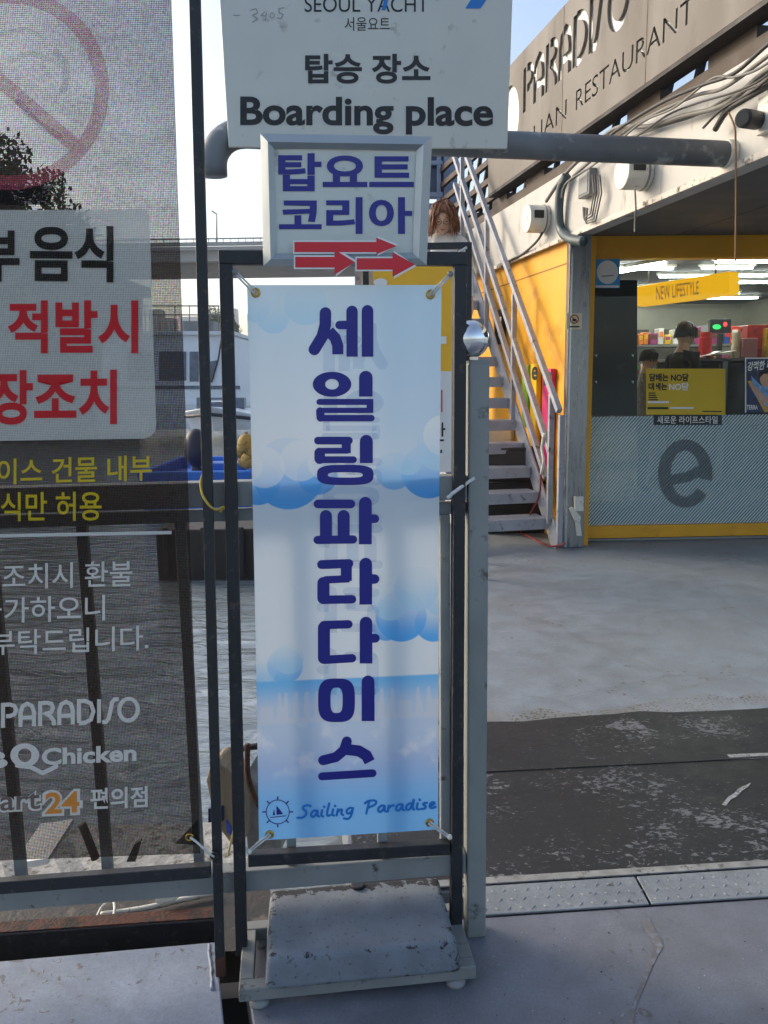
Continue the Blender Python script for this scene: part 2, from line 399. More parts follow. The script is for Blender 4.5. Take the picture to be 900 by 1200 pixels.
def floor_mat(name, col, stains, flecks, rough, flecks_amt, crack=True, spec=.5, aniso=1.0, fs=26, pw=.55):
    m, nt, N, L, b = nodes_of(name)
    geo = N.new('ShaderNodeNewGeometry')
    mp = N.new('ShaderNodeMapping'); mp.inputs['Rotation'].default_value = (0, 0, -math.atan2(e1.y, e1.x)); L.new(geo.outputs['Position'], mp.inputs['Vector'])
    def noise(scale, det, rough_=.6, vec=None, dist=0):
        n = N.new('ShaderNodeTexNoise'); n.inputs['Scale'].default_value = scale; n.inputs['Detail'].default_value = det; n.inputs['Roughness'].default_value = rough_
        n.inputs['Distortion'].default_value = dist
        L.new(vec or mp.outputs[0], n.inputs['Vector']); return n
    def rng(src, a, c, lo=0., hi=1.):
        r = N.new('ShaderNodeMapRange'); r.inputs[1].default_value = a; r.inputs[2].default_value = c; r.inputs[3].default_value = lo; r.inputs[4].default_value = hi
        L.new(src, r.inputs[0]); return r.outputs[0]
    def mix(fac, x, y, bt='MIX'):
        k = N.new('ShaderNodeMix'); k.data_type = 'RGBA'; k.blend_type = bt
        if isinstance(fac, (int, float)): k.inputs[0].default_value = fac
        else: L.new(fac, k.inputs[0])
        for i, q in ((6, x), (7, y)):
            if isinstance(q, tuple): k.inputs[i].default_value = (*q, 1)
            else: L.new(q, k.inputs[i])
        return k.outputs[2]
    big = noise(1.6, 6); mid = noise(7, 9, .65)
    c = mix(rng(big.outputs['Fac'], .35, .68), col, stains)
    c = mix(.6, c, rng(mid.outputs['Fac'], .25, .75, .6, 1.35), 'MULTIPLY')
    grit = noise(140, 6, .7)
    c = mix(.7, c, rng(grit.outputs['Fac'], .3, .7, .78, 1.22), 'MULTIPLY')
    wn_ = noise(3.2, 5, .6)
    wig = N.new('ShaderNodeMixRGB'); wig.inputs[0].default_value = .12; L.new(mp.outputs[0], wig.inputs[1]); L.new(wn_.outputs['Color'], wig.inputs[2])
    vr = N.new('ShaderNodeTexVoronoi'); vr.feature = 'DISTANCE_TO_EDGE'; vr.inputs['Scale'].default_value = .8; L.new(wig.outputs[0], vr.inputs['Vector'])
    c = mix(rng(vr.outputs['Distance'], .0, .01, .22 if crack else 0, 0), c, flecks)
    mp2 = N.new('ShaderNodeMapping'); mp2.inputs['Scale'].default_value = (aniso, 1, 1); L.new(mp.outputs[0], mp2.inputs['Vector'])
    fl = noise(fs, 9, .66, mp2.outputs[0], .5); pat = noise(1.9, 6, .62)
    ad = N.new('ShaderNodeMath'); ad.operation = 'MULTIPLY_ADD'; ad.inputs[1].default_value = pw; L.new(pat.outputs['Fac'], ad.inputs[0]); L.new(fl.outputs['Fac'], ad.inputs[2])
    ff = rng(ad.outputs[0], flecks_amt, flecks_amt + .025)
    c = mix(ff, c, flecks)
    fine = noise(95, 4, .5, mp2.outputs[0])
    c = mix(rng(fine.outputs['Fac'], .67, .70, 0, .7), c, flecks)
    scr = N.new('ShaderNodeMapping'); scr.inputs['Rotation'].default_value = (0, 0, .5); scr.inputs['Scale'].default_value = (2, 60, 1); L.new(geo.outputs['Position'], scr.inputs['Vector'])
    sn = noise(1.5, 5, .6, scr.outputs[0])
    c = mix(rng(sn.outputs['Fac'], .72, .76, 0, .25), c, flecks)
    L.new(c, b.inputs['Base Color'])
    L.new(rng(mid.outputs['Fac'], .3, .7, rough - .1, rough + .12), b.inputs['Roughness'])
    b.inputs['Specular IOR Level'].default_value = spec
    bp = N.new('ShaderNodeBump'); bp.inputs['Strength'].default_value = .35; bp.inputs['Distance'].default_value = .004
    sm = N.new('ShaderNodeMath'); sm.operation = 'ADD'; L.new(ff, sm.inputs[0]); L.new(fl.outputs['Fac'], sm.inputs[1])
    L.new(sm.outputs[0], bp.inputs['Height']); L.new(bp.outputs[0], b.inputs['Normal'])
    return m
DECK_NEAR = floor_mat('blue grey deck paint', rgb(113, 117, 126), rgb(106, 108, 114), rgb(92, 90, 88), .42, 1.14, pw=.9)
DECK_FAR = floor_mat('grey deck paint', rgb(128, 137, 146), rgb(119, 125, 130), rgb(104, 100, 94), .5, 1.13, pw=.9)
DECK_LEFT = floor_mat('pale blue peeling paint', rgb(134, 143, 157), rgb(120, 128, 141), rgb(96, 98, 102), .55, .90)
MATBLACK = floor_mat('scuffed black rubber', rgb(36, 36, 38), rgb(29, 29, 31), rgb(108, 109, 111), .5, 1.2, aniso=.6, fs=62, pw=1.15, crack=False)
PLATE = floor_mat('grey painted tread plate', rgb(140, 144, 146), rgb(122, 126, 130), rgb(86, 86, 84), .5, .93)

# water
m, nt, N, L, b = nodes_of('river water')
b.inputs['Base Color'].default_value = (*rgb(120, 130, 134), 1); b.inputs['Roughness'].default_value = .04; b.inputs['IOR'].default_value = 1.6
geo = N.new('ShaderNodeNewGeometry'); mp = N.new('ShaderNodeMapping'); mp.inputs['Scale'].default_value = (1, 2.4, 1); L.new(geo.outputs['Position'], mp.inputs[0])
n1 = N.new('ShaderNodeTexNoise'); n1.inputs['Scale'].default_value = 1.7; n1.inputs['Detail'].default_value = 5; n1.inputs['Distortion'].default_value = .6; L.new(mp.outputs[0], n1.inputs['Vector'])
bp = N.new('ShaderNodeBump'); bp.inputs['Strength'].default_value = .75; bp.inputs['Distance'].default_value = .1; L.new(n1.outputs['Fac'], bp.inputs['Height']); L.new(bp.outputs[0], b.inputs['Normal'])
WATER = m
struct(MB().add([(-2500, -600, WATER_Z), (2500, -600, WATER_Z), (2500, 3500, WATER_Z), (-2500, 3500, WATER_Z)], [(0, 1, 2, 3)]).build('water', WATER))

# decks: near walkway, left slab, rubber covered strip, far deck up to the shop
b_plate = loc2(G(700, 1034))[1]
b_mat = loc2(G(730, 838))[1]
a_left = loc2(Vector((-.14, 2.6, 0)))[0]
lsA, lsB = G(-60, 1133), G(253, 1105); lsC = G(262, 1195); lsC2 = lsB + (lsC - lsB) * 9
near_l = G(281, 1120); near_d = (lsC - lsB).normalized()
near_l = pier(loc2(G(281, 1097))[0], -.004)
slab('deck_near', [near_l, pier(6, -.004), pier(6, -6), near_l + near_d * 6], 0, .12, DECK_NEAR)
slab('deck_left', [lsA + (lsA - lsB).normalized() * 2, lsB, lsC2, lsC2 + (lsA - lsB).normalized() * 3.6], .004, .1, DECK_LEFT)
slab('deck_far', [pier(a_left, b_plate + .006), pier(9, b_plate + .006), pier(9, 13), pier(a_left - .2, 13)], -.004, .3, DECK_FAR)
_far = [pier(8 - (8 - a_left) * k / 60, b_mat + random.uniform(-.012, .012) + .018 * math.sin(k * .9)) for k in range(61)]
_wf = [pier(8 - (8 - a_left) * k / 70, b_mat + .13 + random.uniform(-.05, .05) + .05 * math.sin(k * .5)) for k in range(71)]
_wn = [pier(a_left + .01 + (8 - a_left) * k / 20, b_mat - .05) for k in range(21)]
slab('worn_paint_strip', _wn + _wf, .0, .003, floor_mat('worn gritty deck paint', rgb(132, 140, 148), rgb(118, 115, 106), rgb(84, 78, 68), .6, .83, pw=.55, fs=60, crack=False))
mato = slab('rubber_strip', [pier(a_left + .01, b_plate + .02), pier(8, b_plate + .02)] + _far, .006, .008, MATBLACK)
MB().prism([pier(a_left + .01, b_plate + .012, .006), pier(8, b_plate + .012, .006), pier(8, b_plate + .045, .006), pier(a_left + .01, b_plate + .045, .006)], Vector((0, 0, .006))).build('edge_trim', mat('worn grey trim', rgb(140, 140, 136), .7, var=.25, scale=20, dirt=rgb(74, 72, 68), dirt_amt=.35, dirt_scale=26), mato, bevel=.002)
bm_ = (b_plate + b_mat) / 2 + .12
MB().prism([pier(a_left + .01, bm_, .006), pier(8, bm_ - .02, .006), pier(8, bm_ - .005, .006), pier(a_left + .01, bm_ + .015, .006)], Vector((0, 0, .0035))).build('seam', MATBLACK, mato)
SCRAPE = mat('scraped pale paint', rgb(150, 152, 153), .7, var=.3, scale=60, dirt=rgb(60, 60, 62), dirt_amt=.4, dirt_scale=50)
for pl in ([(852, 884), (902, 882), (902, 888), (856, 890)], [(846, 943), (853, 934), (861, 929), (866, 923), (874, 920), (880, 917), (877, 922), (869, 927), (864, 933), (856, 937), (851, 944)]):
    MB().add([G(x, y, .0085) for x, y in pl], [tuple(range(len(pl)))]).build('paint_scrape', SCRAPE, mato)
# tread plates, two lengths with raised lozenges
a_seam = loc2(G(754, 1048))[0]
a_post = loc2(G(560, 1074))[0]
for i, (xa, xb) in enumerate(((a_post - .03, a_seam - .004), (a_seam + .004, 6))):
    pb = MB().prism([pier(xa, 0, .0), pier(xb, 0, .0), pier(xb, b_plate - .008, .012), pier(xa, b_plate - .008, .012)], Vector((0, 0, .006)))
    po = struct(pb.build('tread_plate', PLATE, bevel=.002))
    bb = MB(); nx = int(min(xb - xa, 1.6) / .036)
    for ix in range(nx):
        for iy in range(3):
            cx = xa + .02 + ix * .036 + (iy % 2) * .018; cy = .018 + iy * (b_plate - .03) / 2.6
            zz = .0062 + .012 * cy / b_plate
            an = R(45) if (ix + iy) % 2 else R(-45); c_, s_ = math.cos(an), math.sin(an)
            q = [(c_ * u - s_ * v, s_ * u + c_ * v) for u, v in ((-.012, 0), (0, -.0035), (.012, 0), (0, .0035))]
            P_ = [pier(cx + u, cy + v, zz) for u, v in q]
            bb.add(P_ + [pier(cx, cy, zz + .003)], [(0, 1, 4), (1, 2, 4), (2, 3, 4), (3, 0, 4)])
    o = bb.build('tread_lozenge', PLATE, po); o['kind'] = 'stuff'
_tl = [(756, 1077, 5), (760, 1090, 7), (768, 1100, 8), (772, 1110, 6), (766, 1124, 4), (758, 1142, 4), (750, 1160, 4), (742, 1180, 4), (736, 1205, 5), (730, 1230, 4)]
_lf = [G(x - w * random.uniform(.6, 1.1), y, .0012) for x, y, w in _tl]; _rt = [G(x + w * random.uniform(.6, 1.1), y, .0012) for x, y, w in _tl]
MB().add(_lf + _rt, [(i, i + 1, len(_lf) + i + 1, len(_lf) + i) for i in range(len(_lf) - 1)]).build('stain_trail', mat('dried brown stain', rgb(106, 104, 104), .6, var=.2, scale=30, dirt=rgb(124, 127, 134), dirt_amt=.55, dirt_scale=40), bpy.data.objects['deck_near'])
for _ in range(70):   # grit and flakes lying on the near deck
    px_, py_ = random.uniform(575, 900), random.uniform(1085, 1195); q = G(px_, py_, .0016); r_ = random.uniform(.0012, .0035)
    MB().add([q + Vector((r_ * math.cos(a) * random.uniform(.5, 1.2), r_ * math.sin(a) * random.uniform(.5, 1.2), 0)) for a in (0, 1.3, 2.6, 3.9, 5.1)] + [q + Z * .0015], [(0, 1, 5), (1, 2, 5), (2, 3, 5), (3, 4, 5), (4, 0, 5)]).build('grit_flake', SCRAPE if _ % 3 else RUBBER, bpy.data.objects['deck_near'])
# weld bead and corner trim at the right end of the left slab
MB().tube([lsB + Vector((-.02, 0, .0045)) + (lsC - lsB).normalized() * (.01 + .012 * k) + Vector((random.uniform(-.002, .002), 0, 0)) for k in range(16)], [.0045 + random.uniform(-.0012, .0014) for _ in range(16)], 8).build('weld_bead', DECK_LEFT, bpy.data.objects['deck_left'], smooth=True)

# ------------------------------------------------------------------ railing of the pier
postp = G(556, 1092); fdir = Vector((math.cos(R(6.2)), math.sin(R(6.2)), 0)); fn = Vector((fdir.y, -fdir.x, 0))
FP = Plane(postp, fn)
def fpt(px, py, off=0): return FP.at(px, py, off)
fence = thing('railing', 'grey painted steel railing behind the banners, with rails and upright bars', 'railing', (postp.x - .6, postp.y - .06, 0))
ztop = fpt(260, 578).z; zlow = fpt(400, 1018).z
fl = fpt(-420, 900); fr = Vector((postp.x, postp.y, 0))
def along(p, z): return Vector((p.x, p.y, z))
end_l = Vector((fr - fdir * 2.3)); end_r = fr - fdir * .03
MB().beam(along(end_l, ztop), along(end_r, ztop), .062, .05, Z).build('top_rail', GREY_STEEL, fence, bevel=.003)
MB().beam(along(end_l, ztop - .055) + fn * -.006, along(end_r, ztop - .055) + fn * -.006, .03, .03, Z).build('rail_angle', GREY_STEEL, fence, bevel=.002)
MB().beam(along(end_l, zlow), along(end_r, zlow), .06, .05, Z).build('bottom_rail', GREY_STEEL, fence, bevel=.003)
for px in (-215, -105, 4, 110, 222, 335, 445, 521):
    q = fpt(px, 800)
    MB().beam(along(q, zlow + .029), along(q, ztop - .07), .026, .026, fdir).build('baluster', GREY_STEEL, fence, bevel=.002)
# end post of the railing with its mirror ball
pw = .0535
gp = thing('end_post', 'square grey steel post at the right end of the railing, mirror ball on top', 'post', (postp.x, postp.y, 0))
ptop = fpt(556, 426).z
MB().beam((postp.x, postp.y, 0), (postp.x, postp.y, ptop), pw, pw, fdir).build('shaft', GREY_POST, gp, bevel=.005)
MB().box((postp.x, postp.y, ptop + .002), (pw - .004, pw - .004, .012), R(6.2)).build('cap', GREY_POST, gp, bevel=.004)
bc = FP.at(551, 398); br_ = .0475
mb_ = thing('mirror_ball', 'polished steel ball on top of the square grey post', 'ball', (bc.x, bc.y, ptop + .009))
MB().ball(bc, br_, 40, 24).build('sphere', CHROME, mb_, smooth=True)
MB().tube([(bc.x, bc.y, ptop + .0085), (bc.x, bc.y, bc.z - br_ * .9)], .022, 20).build('collar', CHROME, mb_, smooth=False)
# pale cord from the stand to the post
cp = [FP.at(x, y, o) for x, y, o in ((525, 583, .10), (532, 577, .075), (543, 569, .034), (556, 560, .032))]
tag(MB().tube(cp, .0045, 8).build('tie_cord', ROPE, smooth=True), 'pale cord tying the banner stand to the grey post', 'cord')

# ------------------------------------------------------------------ mesh banner on the left, in its black frame
mfoot = G(259, 1142); MP = Plane(mfoot, fn)
def mpt(px, py, off=0): return MP.at(px, py, off)
mf = thing('notice_stand', 'black steel stand holding the big mesh notice at the left', 'stand', (mfoot.x, mfoot.y, 0))
t_ = .024
MB().beam(mpt(227, -60), along(mfoot, .06), t_, t_, fdir).build('upright', BLACK_STEEL, mf, bevel=.002)
MB().beam(along(mfoot, .0), along(mfoot, .06), t_ + .001, t_ + .001, fdir).build('rusty_foot', RUST, mf, bevel=.002, label='rusty lower end of the upright')
zb = mpt(130, 1028).z
pbl = mfoot - fdir * 1.75; pbl.z = zb; pbr = mfoot - fdir * (t_ / 2); pbr.z = zb
MB().beam(pbl, pbr, .034, t_, Z).build('bottom_bar', BLACK_STEEL, mf, bevel=.002)
ml = mfoot - fdir * 1.75
MB().beam(along(ml, -.0), along(ml, 2.5), t_, t_, fdir).build('upright', BLACK_STEEL, mf, bevel=.002)
MESH_DARK = film('dark printed mesh', rgb(56, 47, 41), .25, transl=.1)
MESH_WHITE = film('white printed mesh', rgb(214, 214, 205), .38, transl=.12)
MESH_BLACKT = film('black lettering on mesh', rgb(38, 36, 35), .12, transl=.1)
MESH_RED = film('red lettering on mesh', rgb(210, 44, 52), .12)
MESH_RING = film('red ring on mesh', rgb(222, 110, 126), .7)
MESH_YEL = film('yellow lettering on mesh', rgb(214, 190, 48), .1)
MESH_GREY = film('pale lettering on mesh', rgb(226, 224, 216), .05)
MESH_FAINT = film('faint pale drawing on mesh', rgb(214, 218, 206), .7)
MESH_ORANGE = film('orange lettering on mesh', rgb(232, 150, 62), .08)
MESH_BROWN = film('brown lettering on mesh', rgb(120, 104, 98), .08)
mb = thing('mesh_notice', 'see-through dark mesh banner with a red ring and Korean notice', 'banner', (mfoot.x - .4, mfoot.y, .2))
# cloth sheet, gently bowed, right edge and hem as seen
sh = MB(); rows, cols = 28, 18; idx = []
for j in range(rows + 1):
    y = -70 + (1000 - -70) * j / rows
    xr = 201 + (235 - 201) * (y / 1000); xl = -430
    for i in range(cols + 1):
        t = i / cols; x = xl + (xr - xl) * t
        yy = y + (10 * (1 - t) * 2.0 if False else 0) + (j / rows) * (1 - t) * 24
        sh.v.append(mpt(x, yy, .016 + .005 * math.sin(j * .5 + i * .3) * math.sin(i * .55 + j * .15)))
for j in range(rows):
    for i in range(cols):
        a = j * (cols + 1) + i; sh.f.append((a, a + 1, a + cols + 2, a + cols + 1))
sh.build('cloth', MESH_DARK, mb, smooth=True, fix=False)
def mdec(name, polys, m, off=.024): return decal(name, polys, MP, m, mb, off)
def mtx(body, q, m, bold=.0, shear=0, off=.026): return text(body, q, MP, m, mb, bold, shear, off=off)
mdec('ring_mark', ring((10, 105), 118, 118, 101, 101, 60), MESH_RING)
mdec('ring_mark', stroke([(-66, 36), (10, 103), (88, 171)], 17, False, False), MESH_RING, .0245)
for _st in (([(66, 62), (76, 72), (78, 92), (74, 106)], 9), ([(60, 70), (36, 62), (12, 70)], 7), ([(22, 120), (46, 146), (70, 160)], 8), ([(0, 40), (30, 34), (52, 44)], 6)): mdec('food_drawing', stroke(*_st), MESH_FAINT)
mdec('text_panel', [[(-200, 246), (170, 246), (175, 252), (183, 496), (182, 505), (177, 511), (169, 514), (-200, 520)]], MESH_WHITE)
mdec('drawing_band', [[(-200, 217), (60, 217), (60, 240), (-200, 240)]], MESH_BLACKT)
mtx('부', quad(-27, 270, 23, 330), MESH_BLACKT, .03)
mtx('음식', quad(35, 264, 133, 330, -1), MESH_BLACKT, .03)
mtx('적발시', quad(9, 352, 162, 414), MESH_RED, .03)
mtx('장조치', quad(-13, 434, 137, 498, 1), MESH_RED, .03)
mtx('이스 건물 내부', quad(-3, 538, 178, 568, 5), MESH_YEL, .012)
mtx('식만 허용', quad(1, 577, 119, 611, 1), MESH_YEL, .012)
mdec('rule_line', [[(-160, 629), (201, 622), (201, 626), (-160, 633)]], MESH_GREY)
mtx('조치시 환불', quad(3, 661, 155, 691, 4), MESH_GREY, .006)
mtx('불가하오니', quad(-26, 701, 123, 731, 4), MESH_GREY, .006)
mtx('부탁드립니다.', quad(-10, 739, 174, 768, 6), MESH_GREY, .006)
for polys in paradiso(1, 825, 164, 853, .17, 8): mdec('lettering', polys, MESH_GREY, .026)
mtx('BB', quad(-50, 882, 9, 902, 2), MESH_GREY, .035)
mdec('lettering', ring((29, 885), 17, 14, 8, 8, 24) + stroke([(20, 897), (36, 899), (50, 906), (66, 898)], 5, True, True), MESH_GREY, .026)
mtx('Chicken', quad(49, 877, 160, 897, 5), MESH_GREY, .032)
mtx('emart', quad(-52, 931, 49, 955, 5), MESH_GREY, .075, off=.025)
mtx('emart', quad(-50, 933, 47, 953, 5), MESH_BROWN, .012, off=.0265)
mtx('24', quad(49, 926, 97, 957, 2), MESH_GREY, .085, off=.025)
mtx('24', quad(53, 929, 93, 954, 2), MESH_ORANGE, .025, off=.0265)
mtx('편의점', quad(106, 924, 173, 949, 3), MESH_GREY, .02)
def eyelet(px, py, plane, parent, r=.0085, off=.017):
    c = plane.at(px, py, off); n = plane.n
    a = n.orthogonal().normalized(); w = n.cross(a)
    pts = [c + (a * math.cos(t * math.pi / 8) + w * math.sin(t * math.pi / 8)) * r for t in range(17)]
    MB().tube(pts, r * .38, 8, False).build('eyelet', BRASS, parent, smooth=True)
eyelet(222, 981, MP, mb, .0085, .021)
mdec('corner_patch', [[(232, 960), (233, 990), (205, 989)]], MESH_BLACKT, .0225)
kn = [mpt(223, 981, .024), mpt(232, 988, .026), mpt(246, 1001, .022), mpt(251, 1004, .017)]
ln = thing('elastic_ring', 'small dark ring hook tying the mesh notice corner to its frame', 'hook', mpt(250, 1003, .016))
MB().tube(kn, .003, 6).build('band', ROPE, ln, smooth=True)
c = mpt(251, 1003, .018)
MB().tube([c + (fdir * math.cos(t * .4) + Z * math.sin(t * .4)) * .009 for t in range(17)], .0028, 6).build('ring', BLACK_STEEL, ln, smooth=True)

# ------------------------------------------------------------------ banner stand in the middle
s0, s1 = G(284, 1128), G(534, 1101)
SP = vplane(s0, s1); sdirx = (s1 - s0).normalized()
def spt(px, py, off=0): return SP.at(px, py, off)
st = thing('banner_stand', 'tall black steel banner stand on a low grey tray base', 'banner stand', ((s0.x + s1.x) / 2, s0.y, 0))
w_ = .031
tl, tr = spt(264.5, 303), spt(538.5, 303); tr.z = tl.z = (tl.z + tr.z) / 2
MB().beam(tl - Z * w_ / 2, Vector((s0.x, s0.y, .03)), w_, w_, sdirx).build('upright', BLACK_STEEL, st, bevel=.002)
MB().beam(tr - Z * w_ / 2, Vector((s1.x, s1.y, .03)), w_, w_, sdirx).build('upright', BLACK_STEEL, st, bevel=.002)
MB().beam(tl - sdirx * w_ / 2, tr + sdirx * w_ / 2, w_, w_ + .0006, Z).build('top_bar', BLACK_STEEL, st, bevel=.002)
lb, rb = spt(291, 1006), spt(526, 992)
MB().beam(lb, rb, .034, w_ - .002, Z).build('bottom_bar', BLACK_STEEL, st, bevel=.002)
# tray base
ta, tb = G(281, 1178), G(556, 1150); td = (tb - ta).normalized(); tn = Vector((-td.y, td.x, 0)); tlw = (tb - ta).length
tz = .022
def tp(a, b_, z=0): v = ta + td * a + tn * b_; return Vector((v.x, v.y, z))
dep = .225
MB().beam(tp(0, 0, tz + .018), tp(tlw, 0, tz + .018), .036, .036, Z).build('tray_front', GREY_STEEL, st, bevel=.003)
MB().beam(tp(0, dep, tz + .018), tp(tlw, dep, tz + .018), .036, .036, Z).build('tray_back', GREY_STEEL, st, bevel=.003)
for a in (.018, tlw - .018):
    MB().beam(tp(a, .019, tz + .018), tp(a, dep - .019, tz + .018), .036, .034, td).build('tray_side', GREY_STEEL, st, bevel=.003)
for a, b_ in ((.05, .0), (tlw - .05, .0), (.05, dep), (tlw - .05, dep)):
    MB().tube([tp(a, b_, 0), tp(a, b_, .008), tp(a, b_, .022)], [.024, .026, .012], 14).build('foot', PLAST_G, st, smooth=True)
# weight block
BLOCKM = mat('peeling pale blue block paint', rgb(112, 119, 127), .75, var=.16, scale=14, dirt=rgb(58, 58, 60), dirt_amt=.17, dirt_scale=75, bump=.22, bscale=120)
f0, f1 = G(310, 1163, .06), G(541, 1141, .06)
bd = (f1 - f0).normalized(); bn = Vector((-bd.y, bd.x, 0)); bw = (f1 - f0).length
bh = .084
bdep = (G(428, 1036, .06 + bh + .006) - f0).dot(bn)
blk = thing('weight_block', 'chipped pale grey ballast block lying on the stand tray', 'weight block', Vector((f0.x, f0.y, .06)) + bd * bw / 2)
bmx = bmesh.new(); nx, ny, nz = 28, 14, 6
vs = {}
mbk = MB()
def bpnt(i, j, k):
    u, v, w = i / nx, j / ny, k / nz
    # rounded slab with a softly sloping top, wider at the foot
    x = (u - .5) * bw * (1 - .045 * w); y = v * bdep * (1 - .0 * w) + .012 * w; z = w * (bh + .006 * v)
    p = Vector((f0.x, f0.y, .06)) + bd * (bw / 2 + x) + bn * y + Z * z
    h = math.sin(p.x * 61 + p.z * 37) * math.sin(p.y * 53 + p.x * 17) + .5 * math.sin(p.x * 151 + p.y * 97)
    return p + Vector((h * .0003, h * .0003, h * .0002))
def grid(fa, n, mm):
    base = len(mbk.v)
    for a in range(n + 1):
        for q in range(mm + 1): mbk.v.append(fa(a, q))
    for a in range(n):
        for q in range(mm):
            o = base + a * (mm + 1) + q; mbk.f.append((o, o + 1, o + mm + 2, o + mm + 1))
grid(lambda a, q: bpnt(a, q, nz), nx, ny); grid(lambda a, q: bpnt(a, q, 0), nx, ny)
grid(lambda a, q: bpnt(a, 0, q), nx, nz); grid(lambda a, q: bpnt(a, ny, q), nx, nz)
grid(lambda a, q: bpnt(0, a, q), ny, nz); grid(lambda a, q: bpnt(nx, a, q), ny, nz)
ob = mbk.build('block', BLOCKM, blk, smooth=False)
ea = ob.data.attributes.new('edge', 'FLOAT', 'POINT')
for v_ in ob.data.vertices:
    wp = v_.co + wloc(ob) - Vector((f0.x, f0.y, .06)); x_, y_, z_ = wp.dot(bd), wp.dot(bn), wp.z
    dd = sorted((min(abs(x_ - .004), abs(bw - x_ - .004)), min(abs(y_), abs(bdep + .01 - y_)), abs(z_ - bh - .003)))[1] if z_ > .01 else min(z_, .01)
    bk = max(0, 1 - abs(bdep - y_) / .045)
    ea.data[v_.index].value = max(max(0, 1 - dd / .035), 1.5 * bk)
nt = BLOCKM.node_tree; N = nt.nodes; L = nt.links; b = N['Principled BSDF']
src = b.inputs['Base Color'].links[0].from_socket
at = N.new('ShaderNodeAttribute'); at.attribute_name = 'edge'
geo = N.new('ShaderNodeNewGeometry'); n1 = N.new('ShaderNodeTexNoise'); n1.inputs['Scale'].default_value = 34; n1.inputs['Detail'].default_value = 9; n1.inputs['Roughness'].default_value = .72; L.new(geo.outputs['Position'], n1.inputs['Vector'])
ma = N.new('ShaderNodeMath'); ma.operation = 'MULTIPLY_ADD'; ma.inputs[1].default_value = .2; L.new(at.outputs['Fac'], ma.inputs[0]); L.new(n1.outputs['Fac'], ma.inputs[2])
mr = N.new('ShaderNodeMapRange'); mr.inputs[1].default_value = .655; mr.inputs[2].default_value = .69; L.new(ma.outputs[0], mr.inputs[0])
mx = N.new('ShaderNodeMix'); mx.data_type = 'RGBA'; mx.inputs[7].default_value = (*rgb(42, 42, 43), 1); L.new(mr.outputs[0], mx.inputs[0]); L.new(src, mx.inputs[6]); L.new(mx.outputs[2], b.inputs['Base Color'])
bv = ob.modifiers.new('bevel', 'BEVEL'); bv.width = .013; bv.segments = 3; bv.limit_method = 'ANGLE'; bv.angle_limit = R(50)
bcp = G(419, 1038, .06 + bh + .008)
MB().tube([bcp - Z * .002, bcp + Z * .006], .019, 18).build('filler_cap', BLACK_STEEL, blk, bevel=.002)
cpath = [Vector((f0.x, f0.y, .06)) + bd * (bw * .5 + .0 - .012 + .024 * (k % 2)) for k in range(2)]

